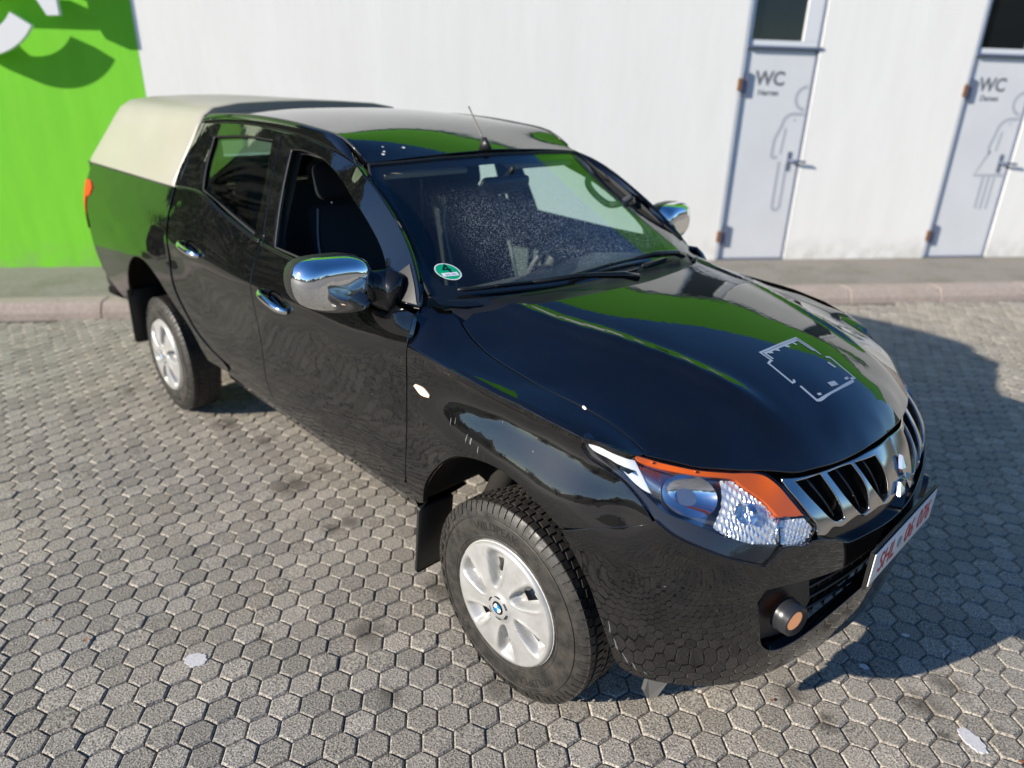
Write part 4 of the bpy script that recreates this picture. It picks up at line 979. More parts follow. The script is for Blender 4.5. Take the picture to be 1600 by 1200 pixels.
out_l = soft(HLQ[:, :2], 50, .01)
lens_dark = plain('projector_glass', (.01, .014, .022), .03, spec=.9)
lamp_shell = plain('lamp_shell', (.55, .57, .60), .25, .9)
tail_white = plain('tail_reflector', (.86, .88, .92), .28, .25)
lamp_bright = plain('faceted_reflector', (.93, .94, .95), .25, .6)
def hl_patch(name, poly, off, m, parent, step=.02, sharp=50):
    g = panel_geo([soft(np.array(poly), sharp, step * .6)], HLS, step, off=off, rim=False, raw=True); return g
def facet_bowl(ca, cb, ra, rb, depth, off, na=14, nb=6, th=0.0, seed=1):
    """fluted reflector bowl sunk behind the lens"""
    rg = np.random.default_rng(seed); V = []; F = []
    for i in range(nb + 1):
        r = 1 - i / nb
        for k in range(na):
            t = 2 * math.pi * k / na; a = ra * r * math.cos(t); b_ = rb * r * math.sin(t); a, b_ = a * math.cos(th) - b_ * math.sin(th), a * math.sin(th) + b_ * math.cos(th)
            V.append(HLS(ca + a, cb + b_) + HN * (off - depth * (1 - r * r) + (rg.normal(0, .0035) if (0 < i < nb and seed) else 0)))
    for i in range(nb):
        for k in range(na): l = (k + 1) % na; F.append((i * na + k, i * na + l, (i + 1) * na + l, (i + 1) * na + k))
    return np.array(V), F, None
MAINP = [(.040, .066), (.0729, .0765), (.0937, .0705), (.1647, .0535), (.2207, .0285), (.243, -.032), (.168, -.058), (.092, -.066), (.050, -.060), (.058, .004)]
TIPP = [(.2266, .027), (.2929, .059), (.3285, .047), (.329, .027), (.314, -.004), (.284, -.017), (.2485, -.030)]
def fluted(poly, off, pitch, depth, th):
    """flat-sided flutes of a reflector, cut to an outline behind the lens"""
    v, f = fill([soft(np.array(poly), 40, .006)], .0065); t = (v[:, 0] * math.cos(th) + v[:, 1] * math.sin(th)) / pitch; u = (v[:, 1] * math.cos(th) - v[:, 0] * math.sin(th)) / (pitch * 2.6)
    saw = np.abs(((t) % 1) - .5) * 2 * .6 + np.abs(((u + np.floor(t) * .37) % 1) - .5) * 2 * .4
    P = HLS(v[:, 0], v[:, 1]) + HN * (off - depth * saw)[:, None]; return P, [tuple(q) for q in f], None
AMB = [(-0.205, 0.0405), (-0.1752, 0.0460), (-0.1222, 0.0510), (-0.0346, 0.0645), (0.0542, 0.091), (0.1431, 0.1225), (0.1914, 0.1122), (0.2456, 0.0878), (0.2929, 0.0625), (0.2207, 0.0308), (0.1647, 0.0568), (0.0937, 0.0737), (0.0729, 0.0797), (-0.014, 0.0546), (-0.1128, 0.0362), (-0.1815, 0.0319)]
TAIL = [(-0.331, 0.0445), (-0.2636, 0.0405), (-0.211, 0.0367), (-0.1864, 0.03), (-0.1275, -0.0321), (-0.1608, -0.0270), (-0.2375, 0.0040), (-0.312, 0.0248)]
LOWB = [(-0.3266, 0.0332), (-0.269, 0.005), (-0.2048, -0.0162), (-0.1593, -0.0313), (-0.0844, -0.0664), (-0.0092, -0.0700), (0.0918, -0.0720), (0.1678, -0.0620), (0.2429, -0.0350), (.2326, -.0730), (.2173, -.0985), (.1139, -.1165), (.0447, -.1203), (-.0298, -.117), (-.0672, -.1085), (-.1018, -.094), (-.1394, -.067), (-.1724, -.0422), (-.2075, -.022), (-.2554, -.0045), (-.2977, .010), (-.3200, .026)]
for sg in (0, 1):
    hl = empty("headlight"); hl.parent = truck
    def put(name, g, m, smooth=True):
        V, F, Nn = g
        if sg: V = np.array(V) * np.array([1, -1, 1]); F = [tuple(reversed(q)) for q in F]; Nn = None if Nn is None else np.array(Nn) * np.array([1, -1, 1])
        return mesh(name, V, F, m, hl, smooth, Nn)
    put("lens", panel_geo([out_l], HLS, .02, off=.001, gap=.0, depth=.03, bev=.003, raw=True), glass_lamp)
    put("housing", panel_geo([out_l], HLS, .03, off=-.050, rim=False, raw=True), lamp_shell)
    put("amber_strip", panel_geo([soft(np.array(AMB), 35, .01)], HLS, .018, off=-.008, depth=.03, gap=0, raw=True), amber)
    put("tail_reflector", panel_geo([soft(np.array(TAIL), 35, .01)], HLS, .018, off=-.018, depth=.02, gap=0, raw=True), tail_white)
    put("bezel", panel_geo([soft(np.array(LOWB), 45, .012)], HLS, .018, off=-.012, depth=.03, gap=0, raw=True), lamp_dark)
    put("projector_bowl", facet_bowl(-.028, -.002, .074, .056, .036, -.020, 48, 10, .15, 0), lamp_in)
    put("main_reflector", fluted(MAINP, -.016, .011, .010, .5), lamp_bright, False)
    put("corner_reflector", fluted(TIPP, -.010, .009, .007, .9), lamp_bright, False)
    put("bulb_shade", facet_bowl(.125, .006, .034, .030, .030, -.006, 20, 6, .1, 0), lamp_in)
    P = [tuple(HLS(*q) + HN * -.010) for q in [(.236, -.030), (.224, .0), (.222, .028)]]; v, f = tube_geo(P, .004, 6); put("divider", (np.array(v), f, None), lamp_in)
    VV, FF = [], []
    for k in range(9):
        t = k / 8; p0 = HLS(-.180 + .062 * t, .028 + .002 * t) + HN * -.022; p1 = HLS(-.122 + .030 * t, -.036 - .012 * t) + HN * -.03
        v, f = tube_geo([tuple(p0), tuple(p1)], .0022, 5); VV, FF = join_geo((VV, FF), (v, f)) if VV else (v, f)
    put("rib_panel", (np.array(VV), FF, None), chrome)
    for bx, by in ((-.150, .043), (-.038, .0585)):
        c = HLS(bx, by) + HN * -.004; bm = bmesh.new(); bmesh.ops.create_uvsphere(bm, u_segments=8, v_segments=6, radius=.0035); bmesh.ops.translate(bm, verts=bm.verts, vec=c * np.array([1, -1 if sg else 1, 1])); bm_obj("amber_stud", bm, amber, hl)
# fog lamps (both are lit)
peach, _nt, _b = newmat('lit_fog_lens'); _b.inputs['Base Color'].default_value = (.80, .36, .16, 1); _b.inputs['Roughness'].default_value = .25; _b.inputs['Emission Color'].default_value = (1.0, .42, .17, 1); _b.inputs['Emission Strength'].default_value = .24
for sg in (1, -1):
    fg = empty("fog_light"); fg.parent = truck
    M = Matrix.Translation((.800, -.505 * sg, .618)) @ Matrix.Rotation(rad(-90 - 28 * sg), 4, 'Z') @ Matrix.Rotation(rad(-4), 4, 'X')
    # lathe axis is +y of the local frame; turn it to face forward and outward
    M = Matrix.Translation((.772, -.512 * sg, .612)) @ Matrix.Rotation(rad(-90 - 14 * sg), 4, 'Z') @ Matrix.Scale(.84, 4)
    v, f = lathe_geo([(.030, .016), (.044, .020), (.050, .026), (.053, .022), (.054, .008), (.057, .004), (.057, -.012), (.060, -.03)], 36); mesh("lamp_ring", [tuple(M @ Vector(q)) for q in v], [tuple(reversed(q)) for q in f], lamp_dark if False else plain("fog_ring", (.022, .023, .026), .3), fg)
    v, f = lathe_geo([(.0001, .020), (.016, .0195), (.030, .018), (.044, .0145)], 36); mesh("lamp_lens", [tuple(M @ Vector(q)) for q in v], [tuple(reversed(q)) for q in f], peach, fg)
    cup = [tuple(SI(.03)(s_, z)) for s_, z in ((.86, .52), (1.02, .50), (1.05, .60), (1.02, .70), (.86, .70), (.83, .61))]
    cup = [(x, y * sg, z) for x, y, z in cup]; mesh("lamp_pocket", cup, [tuple(range(6)) if sg > 0 else tuple(range(5, -1, -1))], plastic, fg, False)
# number plate
pl = empty("number_plate"); pl.parent = truck
PX, PZ = .872, .692
V, F = box_geo(PX - .012, PX - .004, -.268, .268, PZ - .064, PZ + .062); mesh("plate_holder", V, F, plastic, pl, False)
rbox("plate", (.004, .520, .110), .0018, white_plate, pl, Matrix.Translation((PX, 0, PZ)), 2)
YZ = Matrix(((0, 0, 1, 0), (1, 0, 0, 0), (0, 1, 0, 0), (0, 0, 0, 1)))      # text x -> world y, text y -> world z, facing +x
for s_, y0 in (("SHL", -.148), ("06", .035), ("076", .165)):
    me = text_mesh(s_, .098, .0006, spacing=.98); me.transform(Matrix.Translation((PX + .0026, y0, PZ - .002)) @ YZ @ Matrix.Diagonal((.80, 1, 1, 1))); link("plate_lettering", me, pl, red_ink)
seal_m = plain("plate_seal", (.30, .33, .38), .4)
v, f = lathe_geo([(.0001, .0012), (.019, .0012), (.019, 0)], 20); R_ = Matrix.Translation((PX + .0022, -.050, PZ)) @ Matrix.Rotation(rad(-90), 4, 'Z'); mesh("plate_seal", [tuple(R_ @ Vector(q)) for q in v], f, seal_m, pl)
# side repeater
both("side_repeater", panel_geo([np.array([(-.412, 1.013), (-.402, 1.022), (-.362, 1.021), (-.327, 1.006), (-.330, .996), (-.374, .993)])], S, .012, off=.005, gap=0, depth=.01, bev=.003), plain("repeater_lens", (.80, .62, .48), .12), truck)

# ---------------------------------------------------------------- cargo bed, hardtop, tail
bed = [(-2.528, 1.403), (-2.531, 1.25), (-2.536, 1.13), (-2.520, 1.01), (-2.473, .872), (-2.35, .735), (-2.21, .665), (-2.05, .622), (-1.99, .590), (-2.02, .556), (-2.257, .548), (-2.358, .684), (-2.539, .800), (-2.718, .912), (-2.886, .969), (-3.055, .966), (-3.200, .895), (-3.320, .770), (-3.40, .62), (-3.44, .585), (-3.60, .60), (-3.82, .66), (-3.95, .72), (-4.02, .85), (-4.035, 1.06), (-4.02, 1.26), (-3.99, 1.403)]
FUEL = [(-2.725, 1.190), (-2.575, 1.188), (-2.560, 1.05), (-2.69, 1.020), (-2.80, 1.040), (-2.825, 1.096), (-2.785, 1.160)]
bl = soft(np.array(bed), 32, .02); fl = soft(np.array(FUEL), 60, .012)
bg1 = panel_geo([bl, fl[::-1]], S, .032, raw=True); bg2 = panel_geo([bl], S, .032, raw=True)
bs = panel_obj("bed_side", bg1, paint, truck); panel_obj("bed_side", mirror_geo(bg2), paint, truck)
ff = panel_geo([fl], S, .02, gap=.001, raw=True); fv = ff[0].copy(); fc = fv.mean(0); fv[:, 1] += (fv[:, 2] - fc[2]) * .10 + .003 + (fv[:, 0] - fc[0]) * .12
mesh("fuel_flap", fv, ff[1], paint, bs)
TL = [(-4.018, 1.30), (-3.91, 1.294), (-3.86, 1.262), (-3.90, 1.215), (-3.985, 1.19), (-4.025, 1.10), (-4.032, .98), (-4.036, 1.15)]
both("tail_light", panel_geo([np.array(TL)], S, .02, off=.006, gap=0, depth=.04, bev=.005), redlamp, truck)
rbox("tailgate", (.06, 1.60, .60), .02, paint, truck, Matrix.Translation((-4.02, 0, 1.10)))
rbox("rear_bumper", (.16, 1.62, .20), .04, plastic, truck, Matrix.Translation((-4.10, 0, .64)))
V, F = tube_geo([(-4.05, -.735, .505), (-4.22, -.755, .502)], .042, 14); mesh("exhaust_pipe", V, F, dark, truck)
bm = bmesh.new()
zb0, zt0 = 1.404, 1.815
sec = [(.802, 1.404, 0), (.794, 1.43, 0), (.674, 1.640, 0), (.644, 1.700, 0), (.612, 1.750, 0), (.560, 1.786, 0), (.42, 1.808, 0), (.2, 1.819, 0), (0, 1.823, 0)]
full = [(-y, z) for y, z, _ in sec] + [(y, z) for y, z, _ in sec[::-1][1:]]
xs_ = [(0.0, .965), (.012, .985), (.05, 1.0), (.5, 1.0), (.93, 1.0), (.985, 1.0), (.996, .994), (1.0, .985)]
rows = []
for t, k in xs_:
    row = []
    for y, z in full:
        hgt = (z - 1.404) / (1.823 - 1.404); xf = -2.545 + .035 * hgt; xr = -4.045 + .245 * hgt + .0 * hgt; zz = 1.404 + (z - 1.404) * (1 if k >= .999 else (k if hgt > .6 else 1)); yy = y * (1 - (1 - k) * .9)
        row.append((xr + (xf - xr) * t, yy, zz))
    rows.append(row)
V, F = grid_geo(np.array(rows)); nn_ = len(full); F = [tuple(reversed(q)) for q in F]
V = [tuple(v) for v in V]; F += [tuple(range(nn_))]
def HFRONT(y, z):
    y = np.asarray(y, float); z = np.asarray(z, float); y, z = np.broadcast_arrays(y, z); return np.stack([-2.552 + .035 * (z - 1.404) / .419, y, z], -1)
hf_out = np.array([(y * .984, 1.404 + (z - 1.404) * .992) for y, z in full]); hf_in = np.array([(-.53, 1.41), (.53, 1.41), (.53, 1.70), (-.53, 1.70)])
hfg = panel_geo([hf_out, hf_in[::-1]], HFRONT, .05, rim=False, raw=True)
hard = mesh("hardtop", V, F, gel, truck); panel_obj("hardtop_front", hfg, gel, hard); hard.data.set_sharp_from_angle(angle=rad(42))
V, F = tube_geo([(-4.025, -.800, 1.402), (-2.555, -.800, 1.402)], .006, 6); mesh("hardtop_seal", V, F, seal, hard)
rbox("cab_back", (.03, 1.52, .72), .01, paint, truck, Matrix.Translation((-2.530, 0, 1.02)))
rw = rbox("rear_window", (.008, 1.05, .31), .003, glass_side, truck, Matrix.Translation((-2.545, 0, 1.555)))
for pts in ([(-.745, 1.385), (.745, 1.385), (.745, 1.398), (-.745, 1.398)], [(-.60, 1.712), (.60, 1.712), (.56, 1.752), (-.56, 1.752)], [(-.745, 1.399), (-.524, 1.399), (-.524, 1.711), (-.602, 1.711)], [(.524, 1.399), (.745, 1.399), (.602, 1.711), (.524, 1.711)]):
    v = [(-2.535, y, z) for y, z in pts] + [(-2.555, y, z) for y, z in pts]; mesh("cab_back_frame", v, [(0, 1, 2, 3), (7, 6, 5, 4)] + [(k, 4 + k, 4 + (k + 1) % 4, (k + 1) % 4) for k in range(4)], paint, truck, False)
cc = [(-2.508, 1.412), (-2.498, 1.55), (-2.472, 1.716), (-2.50, 1.742), (-2.55, 1.745), (-2.558, 1.55), (-2.560, 1.412)]
both("cab_corner", panel_geo([np.array(cc)[::-1]], G, .02, gap=.001, raw=True), paint, truck)

# ---------------------------------------------------------------- door mirrors
def mirror(sg):
    mr = empty("door_mirror"); mr.parent = truck
    nu, nv = 36, 18; V = []; F = []
    outl = np.array([(-1.108, 1.320), (-1.098, 1.370), (-1.066, 1.393), (-.970, 1.398), (-.884, 1.390), (-.846, 1.366), (-.832, 1.292), (-.838, 1.226), (-.868, 1.204), (-.940, 1.202), (-1.04, 1.226), (-1.092, 1.262)])
    ol = soft(outl, 80, .018); ol = resample(np.c_[np.r_[ol, ol[:1]], np.zeros(len(ol) + 1)], nu + 1)[:-1, :2]; c = ol.mean(0)
    for j in range(nv):
        a = (j / (nv - 1)) * math.pi / 2; k = math.cos(a) ** .40 if j < nv - 1 else 0.0; h = math.sin(a) ** 1.15
        for y, z in ol:
            q = c + (np.array([y, z]) - c) * k; V.append((-.706 + .075 * h - .10 * (q[0] + .83) * -.9, q[0], q[1]))
    for j in range(nv - 1):
        for i in range(nu): l = (i + 1) % nu; F.append((j * nu + i, j * nu + l, (j + 1) * nu + l, (j + 1) * nu + i))
    V = np.array(V) * np.array([1, sg, 1]); F = F if sg > 0 else [tuple(reversed(q)) for q in F]
    mesh("mirror_cap", V, F, chrome, mr)
    B = []
    for k, dx in ((1.0, 0), (1.0, -.02), (.96, -.062), (.90, -.07), (0.001, -.07)):
        for y, z in ol:
            q = c + (np.array([y, z]) - c) * k; B.append((-.706 + dx - .10 * (q[0] + .83) * -.9, q[0] * sg, q[1]))
    F2 = [(j * nu + i, (j + 1) * nu + i, (j + 1) * nu + (i + 1) % nu, j * nu + (i + 1) % nu) for j in range(4) for i in range(nu)]
    if sg < 0: F2 = [tuple(reversed(q)) for q in F2]
    mesh("mirror_shell", B, F2, plastic, mr)
    # foot: a rounded black arm swelling out of the door corner
    path = catmull([(-.79, -.865, 1.245), (-.75, -.845, 1.238), (-.69, -.822, 1.236), (-.63, -.800, 1.232), (-.585, -.785, 1.215)], 6); rr = np.interp(np.linspace(0, 1, len(path)), [0, .3, .65, .9, 1], [.022, .036, .050, .054, .03])
    v, f = tube_geo(path, rr, 16); v = np.array(v); v[:, 2] = 1.262 + (v[:, 2] - 1.23) * 1.5
    v = v * np.array([1, sg, 1]); f = f if sg > 0 else [tuple(reversed(q)) for q in f]
    mesh("mirror_foot", v, f, gloss_black, mr)
    tri = [(-.50, 1.247), (-.545, 1.305), (-.600, 1.36), (-.665, 1.30), (-.70, 1.245)]
    g3 = panel_geo([np.array(tri)[::-1]], G, .02, off=.003, gap=0, depth=.01); panel_obj("corner_plate", g3 if sg > 0 else mirror_geo(g3), plastic, mr)
mirror(1); mirror(-1)

# aerial
ae = empty("aerial"); ae.parent = truck
ab = np.array([-.995, -.045, float(_R(-1.0, -.045))])
bm = bmesh.new(); bmesh.ops.create_cone(bm, cap_ends=True, segments=20, radius1=.030, radius2=.010, depth=.050)
bmesh.ops.transform(bm, matrix=Matrix.Translation(Vector(ab) + Vector((-.008, 0, .023))) @ Matrix.Rotation(rad(-10), 4, 'Y') @ Matrix.Diagonal((1.25, .72, 1, 1)), verts=bm.verts); bm_obj("aerial_base", bm, plastic, ae)
tip = np.array([-1.10, -.05, 1.835]); P = [tuple(ab + np.array([-.018, 0, .04]) + (tip - ab - np.array([-.018, 0, .04])) * t) for t in np.linspace(0, 1, 10)]
V, F = tube_geo(P, [.0045] + [.0034] * 8 + [.0042], 8); mesh("aerial_rod", V, F, plain("aerial_rod", (.16, .14, .12), .5), ae)
# bird droppings and scratches on the roof, dried residue of a torn sticker on the bonnet
resid, nt, b = newmat("sticker_residue"); b.inputs['Base Color'].default_value = (.27, .33, .42, 1); b.inputs['Roughness'].default_value = .6
A0, A1, A2 = np.array([.386, -.138]), np.array([.395, .0875]), np.array([.600, -.168])
def lg(u, v): return A0 + (A1 - A0) * v + (A2 - A0) * u      # u towards the nose, v across
def resid_line(pts, w, close=False):
    P = np.array([lg(*q) for q in pts]); n = len(P); L_, R__ = [], []
    for i in range(n):
        a = P[max(i - 1, 0)]; c = P[min(i + 1, n - 1)]; d0 = (P[i] - a); d1 = (c - P[i])
        d0 = d0 / (np.linalg.norm(d0) + 1e-9) if i else d1 / np.linalg.norm(d1); d1 = d1 / (np.linalg.norm(d1) + 1e-9) if i < n - 1 else d0
        n0 = np.array([-d0[1], d0[0]]); n1 = np.array([-d1[1], d1[0]]); m_ = n0 + n1; m_ /= max(.5, (m_ @ m_) / 2 ** .5 / np.linalg.norm(m_) if np.linalg.norm(m_) > 0 else 1); m_ = (n0 + n1) / max(.6, 1 + n0 @ n1)
        L_.append(P[i] + m_ * w / 2); R__.append(P[i] - m_ * w / 2)
    return np.array(L_ + R__[::-1])
pieces = [
    resid_line([(.60, -.03), (.63, -.06), (.625, -.11), (.29, -.11), (.22, -.11), (.20, -.04), (.20, .0), (.0, .0), (.0, 1.0), (.30, 1.0), (.44, .985)], .0075),
    resid_line([(.19, .055), (.045, .055), (.045, .945), (.20, .945), (.34, .955)], .0085),
    resid_line([(.72, -.045), (.98, -.025), (1.0, .02), (1.0, .98), (.965, 1.0), (.965, 1.09), (.54, 1.10), (.515, 1.03)], .009),
    resid_line([(.535, 1.05), (.50, 1.05)], .016), resid_line([(.90, .45), (.92, .62)], .016), resid_line([(.93, .08), (.945, .15)], .008), resid_line([(.60, .93), (.72, .95)], .012), resid_line([(.93, .86), (.93, .96)], .008),
    resid_line([(.06, .12), (.085, .20)], .010), resid_line([(.06, .30), (.10, .36)], .012), resid_line([(.06, .55), (.11, .62)], .014), resid_line([(.06, .78), (.13, .80)], .010)]
rl = [panel_geo([p_], H, .012, off=.0012, rim=False, raw=True) for p_ in pieces]
gr = cat_geo(*rl); panel_obj("sticker_residue", gr, resid, truck)
def dab(x, y, r, seed):
    rg = np.random.default_rng(seed); P = np.array([(x + r * (1 + rg.normal(0, .25)) * math.cos(t), y + r * (1 + rg.normal(0, .25)) * math.sin(t)) for t in np.linspace(0, 2 * math.pi, 12, endpoint=False)])
    return panel_geo([P], R, .01, off=.0015, rim=False, raw=True)
panel_obj("bird_dropping", cat_geo(dab(-1.105, -.389, .007, 1), dab(-1.085, -.50, .006, 2), dab(-1.10, -.485, .005, 3), dab(-1.13, -.47, .004, 4)), white_plate, truck)

def scuff(s_, z, w_, h_, th, seed):
    rg = np.random.default_rng(seed); P = []
    for t in np.linspace(0, 2 * math.pi, 9, endpoint=False):
        k = 1 + rg.normal(0, .3); a = w_ * k * math.cos(t); c = h_ * k * math.sin(t); P.append((s_ + a * math.cos(th) - c * math.sin(th), z + a * math.sin(th) + c * math.cos(th)))
    return panel_geo([np.array(P)], S, .01, off=.0009, rim=False, raw=True)
scm, nt, b = newmat("paint_scuff"); b.inputs['Base Color'].default_value = (.12, .12, .125, 1); b.inputs['Roughness'].default_value = .5
gs = [scuff(*q, 90 + i) for i, q in enumerate([(.045, 1.108, .005, .003, -.3), (.062, 1.106, .003, .002, 0), (.080, 1.104, .006, .002, -.4), (.105, 1.099, .007, .002, -.35), (-.205, .965, .0012, .012, .25), (-.185, .972, .001, .008, .2), (-.118, .945, .002, .014, 0), (-.098, .942, .004, .012, .05), (-.06, .930, .002, .010, 0), (.425, .545, .0025, .025, .15), (.445, .49, .003, .018, .3), (.475, .45, .003, .016, .5), (.505, .425, .003, .013, .6), (.54, .41, .003, .012, .7), (-.66, .90, .002, .002, 0), (-1.0, .72, .002, .0015, 0), (.0, 1.03, .0015, .0015, 0), (.13, .99, .0015, .002, 0), (.56, .74, .003, .0015, .2), (.70, .68, .002, .0015, 0)])]
tag(panel_obj("paint_scuff", cat_geo(*gs), scm, truck), kind='stuff')

# ---------------------------------------------------------------- wheels
TR, TW = .361, .232
def tyre_geo():
    prof = [(.222, -.098), (.232, -.112), (.262, -.114), (.300, -.1135), (.330, -.107), (.352, -.098), (.3610, -.086), (.3635, -.05), (.364, 0), (.3635, .05), (.3610, .086), (.352, .098), (.330, .107), (.300, .1135), (.262, .114), (.232, .112), (.222, .098)]
    V, F = lathe_geo(prof, 96)
    parts = [(V, [tuple(reversed(q)) for q in F])]
    rg = np.random.default_rng(2); n = 74
    def block(a0, a1, y0, y1, r0, r1, sk=0.0, rr=None):
        v = []
        for a, dy in ((a0, 0), (a1, sk)):
            for r in (r0, r1):
                for y in (y0 + dy, y1 + dy): v.append((r * math.cos(a), y, r * math.sin(a)))
        return v, [(0, 1, 3, 2), (4, 6, 7, 5), (0, 4, 5, 1), (2, 3, 7, 6), (0, 2, 6, 4), (1, 5, 7, 3)]
    st = 2 * math.pi / n
    for k in range(n):
        a = k * st
        for y0, y1, ph, sk in ((-.060, -.027, 0, .008), (-.021, .006, .5, -.010), (.010, .034, .2, .010), (.040, .062, .6, -.008)):
            parts.append(block(a + ph * st + .012, a + (ph + .86) * st, y0, y1, .358, .3685, sk))
        for s_ in (-1, 1):
            y0, y1 = sorted((s_ * .066, s_ * .094)); ph = .15 if s_ > 0 else .4
            parts.append(block(a + ph * st, a + (ph + .84) * st, y0, y1, .352, .3668))
            # lugs running over the shoulder on to the sidewall
            aa = a + ph * st; v = []
            ln = .318 if k % 2 else .332
            for an in (aa, aa + .80 * st):
                for r, y in ((.3640, s_ * .092), (.350, s_ * .1030), (ln, s_ * .1115), (ln, s_ * .104), (.345, s_ * .094), (.352, s_ * .086)): v.append((r * math.cos(an), y, r * math.sin(an)))
            f = [(i, (i + 1) % 6, 6 + (i + 1) % 6, 6 + i) for i in range(6)] + [(5, 4, 3, 2, 1, 0), (6, 7, 8, 9, 10, 11)]
            parts.append((v, f))
    for r in (.3125, .2400):
        v, f = tube_geo([(r * math.cos(t), -.1125 if r > .3 else -.1125, r * math.sin(t)) for t in np.linspace(0, 2 * math.pi, 72, endpoint=False)], .0022, 6, closed=True); parts.append((v, f))
    return join_geo(*parts)
tg = tyre_geo()
def _shrink(v):
    r = math.hypot(v[0], v[2]); k = (.222 + (r - .222) * .918) / r if r > .222 else 1
    return (v[0] * k, v[1] * .87, v[2] * k)
tg = ([_shrink(v) for v in tg[0]], tg[1])
tyre_me = bpy.data.meshes.new("tyre"); tyre_me.from_pydata([tuple(v) for v in tg[0]], [], tg[1]); tyre_me.materials.append(rubber)
_b = bmesh.new(); _b.from_mesh(tyre_me); bmesh.ops.recalc_face_normals(_b, faces=_b.faces); _b.to_mesh(tyre_me); _b.free()
tyre_me.polygons.foreach_set("use_smooth", [True] * len(tyre_me.polygons)); tyre_me.set_sharp_from_angle(angle=rad(28))
def cap_geo():
    nr, nt_ = 40, 180; RH = .2225; V = []; F = []; hole = {}
    for i in range(nr + 1):
        r = .030 + (RH - .030) * i / nr
        for k in range(nt_):
            t = 2 * math.pi * k / nt_
            dome = .020 - .30 * max(0, r - .05) ** 2 + .010 * _ss(.06, .03, r) - .018 * _ss(.212, RH, r)
            ph = ((t / (math.pi / 3)) % 1 - .5) * (math.pi / 3); q = r * ph + .010 * (r - .12) / .1
            wd = np.interp(r, [.064, .080, .11, .15, .18, .205], [.004, .018, .029, .038, .043, .045])
            inr = _ss(.064, .092, r) * (1 - _ss(.168, .207, r)); e = abs(q) / wd
            dep = inr * (1 - _ss(.55, 1.0, e)); ridge = .004 * inr * math.exp(-((e - 1.08) / .16) ** 2)
            y = -(dome - .034 * dep + ridge); V.append((r * math.cos(t), y, r * math.sin(t)))
            hole[(i, k)] = .108 < r < .160 and e < .58
    for i in range(nr):
        for k in range(nt_):
            l = (k + 1) % nt_
            if hole[(i, k)] and hole[(i + 1, l)] and hole[(i, l)] and hole[(i + 1, k)]: continue
            F.append((i * nt_ + k, i * nt_ + l, (i + 1) * nt_ + l, (i + 1) * nt_ + k))
    b0 = len(V)
    for k in range(nt_): t = 2 * math.pi * k / nt_; V.append((RH * math.cos(t), .012, RH * math.sin(t)))
    for k in range(nt_): l = (k + 1) % nt_; F.append((nr * nt_ + k, nr * nt_ + l, b0 + l, b0 + k))
    return V, F
cg = cap_geo(); cap_me = bpy.data.meshes.new("wheel_cap"); cap_me.from_pydata([tuple(map(float, v)) for v in cg[0]], [], cg[1]); cap_me.polygons.foreach_set("use_smooth", [True] * len(cap_me.polygons)); cap_me.materials.append(silver)
v, f = lathe_geo([(.0001, .040), (.06, .040), (.100, .036), (.135, .050), (.160, .030), (.190, .022), (.208, .020), (.213, -.008), (.2195, -.010), (.2215, .000), (.2185, .004)], 64)
rim_me = bpy.data.meshes.new("rim"); rim_me.from_pydata(v, [], f); rim_me.polygons.foreach_set("use_smooth", [True] * len(f)); rim_me.materials.append(steel)
def quad(a0, a1, r0, r1, y, n=10):
    V = [(r * math.cos(t), y, r * math.sin(t)) for t in np.linspace(a0, a1, n) for r in (r0, r1)]; return V, [(2 * i, 2 * i + 1, 2 * i + 3, 2 * i + 2) for i in range(n - 1)]
def mk_me(name, g, m):
    me = bpy.data.meshes.new(name); me.from_pydata([tuple(map(float, q)) for q in g[0]], [], g[1]); me.materials.append(m); return me
hub_me = mk_me("hub_plate", lathe_geo([(.0001, -.030), (.030, -.030), (.034, -.0265)], 32), silver)
ring_me = mk_me("roundel_ring", lathe_geo([(.0001, -.0315), (.0235, -.0315), (.0245, -.029)], 32), gloss_black)
blue_me = mk_me("roundel_blue", join_geo(quad(0, math.pi / 2, .0, .0165, -.0325), quad(math.pi, 1.5 * math.pi, .0, .0165, -.0325)), plain("roundel_blue", (.0, .19, .62), .2))
white_me = mk_me("roundel_white", join_geo(quad(math.pi / 2, math.pi, .0, .0165, -.0325), quad(1.5 * math.pi, 2 * math.pi, .0, .0165, -.0325)), white_en)
clip_me = mk_me("hub_slots", join_geo(*[quad(k * math.pi / 3 + .12, k * math.pi / 3 + .72, .0385, .0425, -.0312, 6) for k in range(6)]), dark)
def arc_text(s_, r0, size, mid):
    me = text_mesh(s_, size, .0012, spacing=1.05)
    for v in me.vertices:
        a = mid - v.co.x / r0; r = r0 + v.co.y; y = -(.0992 + v.co.z * .6); v.co = Vector((r * math.cos(a), y, r * math.sin(a)))
    return me
txt_mes = [arc_text("WILDPEAK", .272, .040, rad(88)), arc_text("A/T", .272, .036, rad(215)), arc_text("WILDPEAK", .272, .040, rad(-70))]
letter_rub = plain("tyre_lettering", (.010, .0098, .0095), .6)
for t_ in txt_mes: t_.materials.append(letter_rub)
HUBZ = .3605
def wheel(x, sg, spin, steer=0):
    w = empty("wheel", (x, -.747 * sg, HUBZ)); w.parent = truck; w.rotation_euler = (0, spin, (0 if sg > 0 else math.pi) + steer)
    w.rotation_mode = 'XYZ'
    w.matrix_local = Matrix.Translation((x, -.747 * sg, HUBZ)) @ Matrix.Rotation((0 if sg > 0 else math.pi) + steer, 4, 'Z') @ Matrix.Rotation(spin, 4, 'Y')
    link("tyre", tyre_me, w)
    r = link("rim", rim_me, w); r.location = (0, -.085, 0)
    for me in (cap_me, hub_me, ring_me, blue_me, white_me, clip_me):
        c = link(me.name.split('.')[0], me, w); c.location = (0, -.095, 0)
    for t_ in txt_mes: link("tyre_lettering", t_, w)
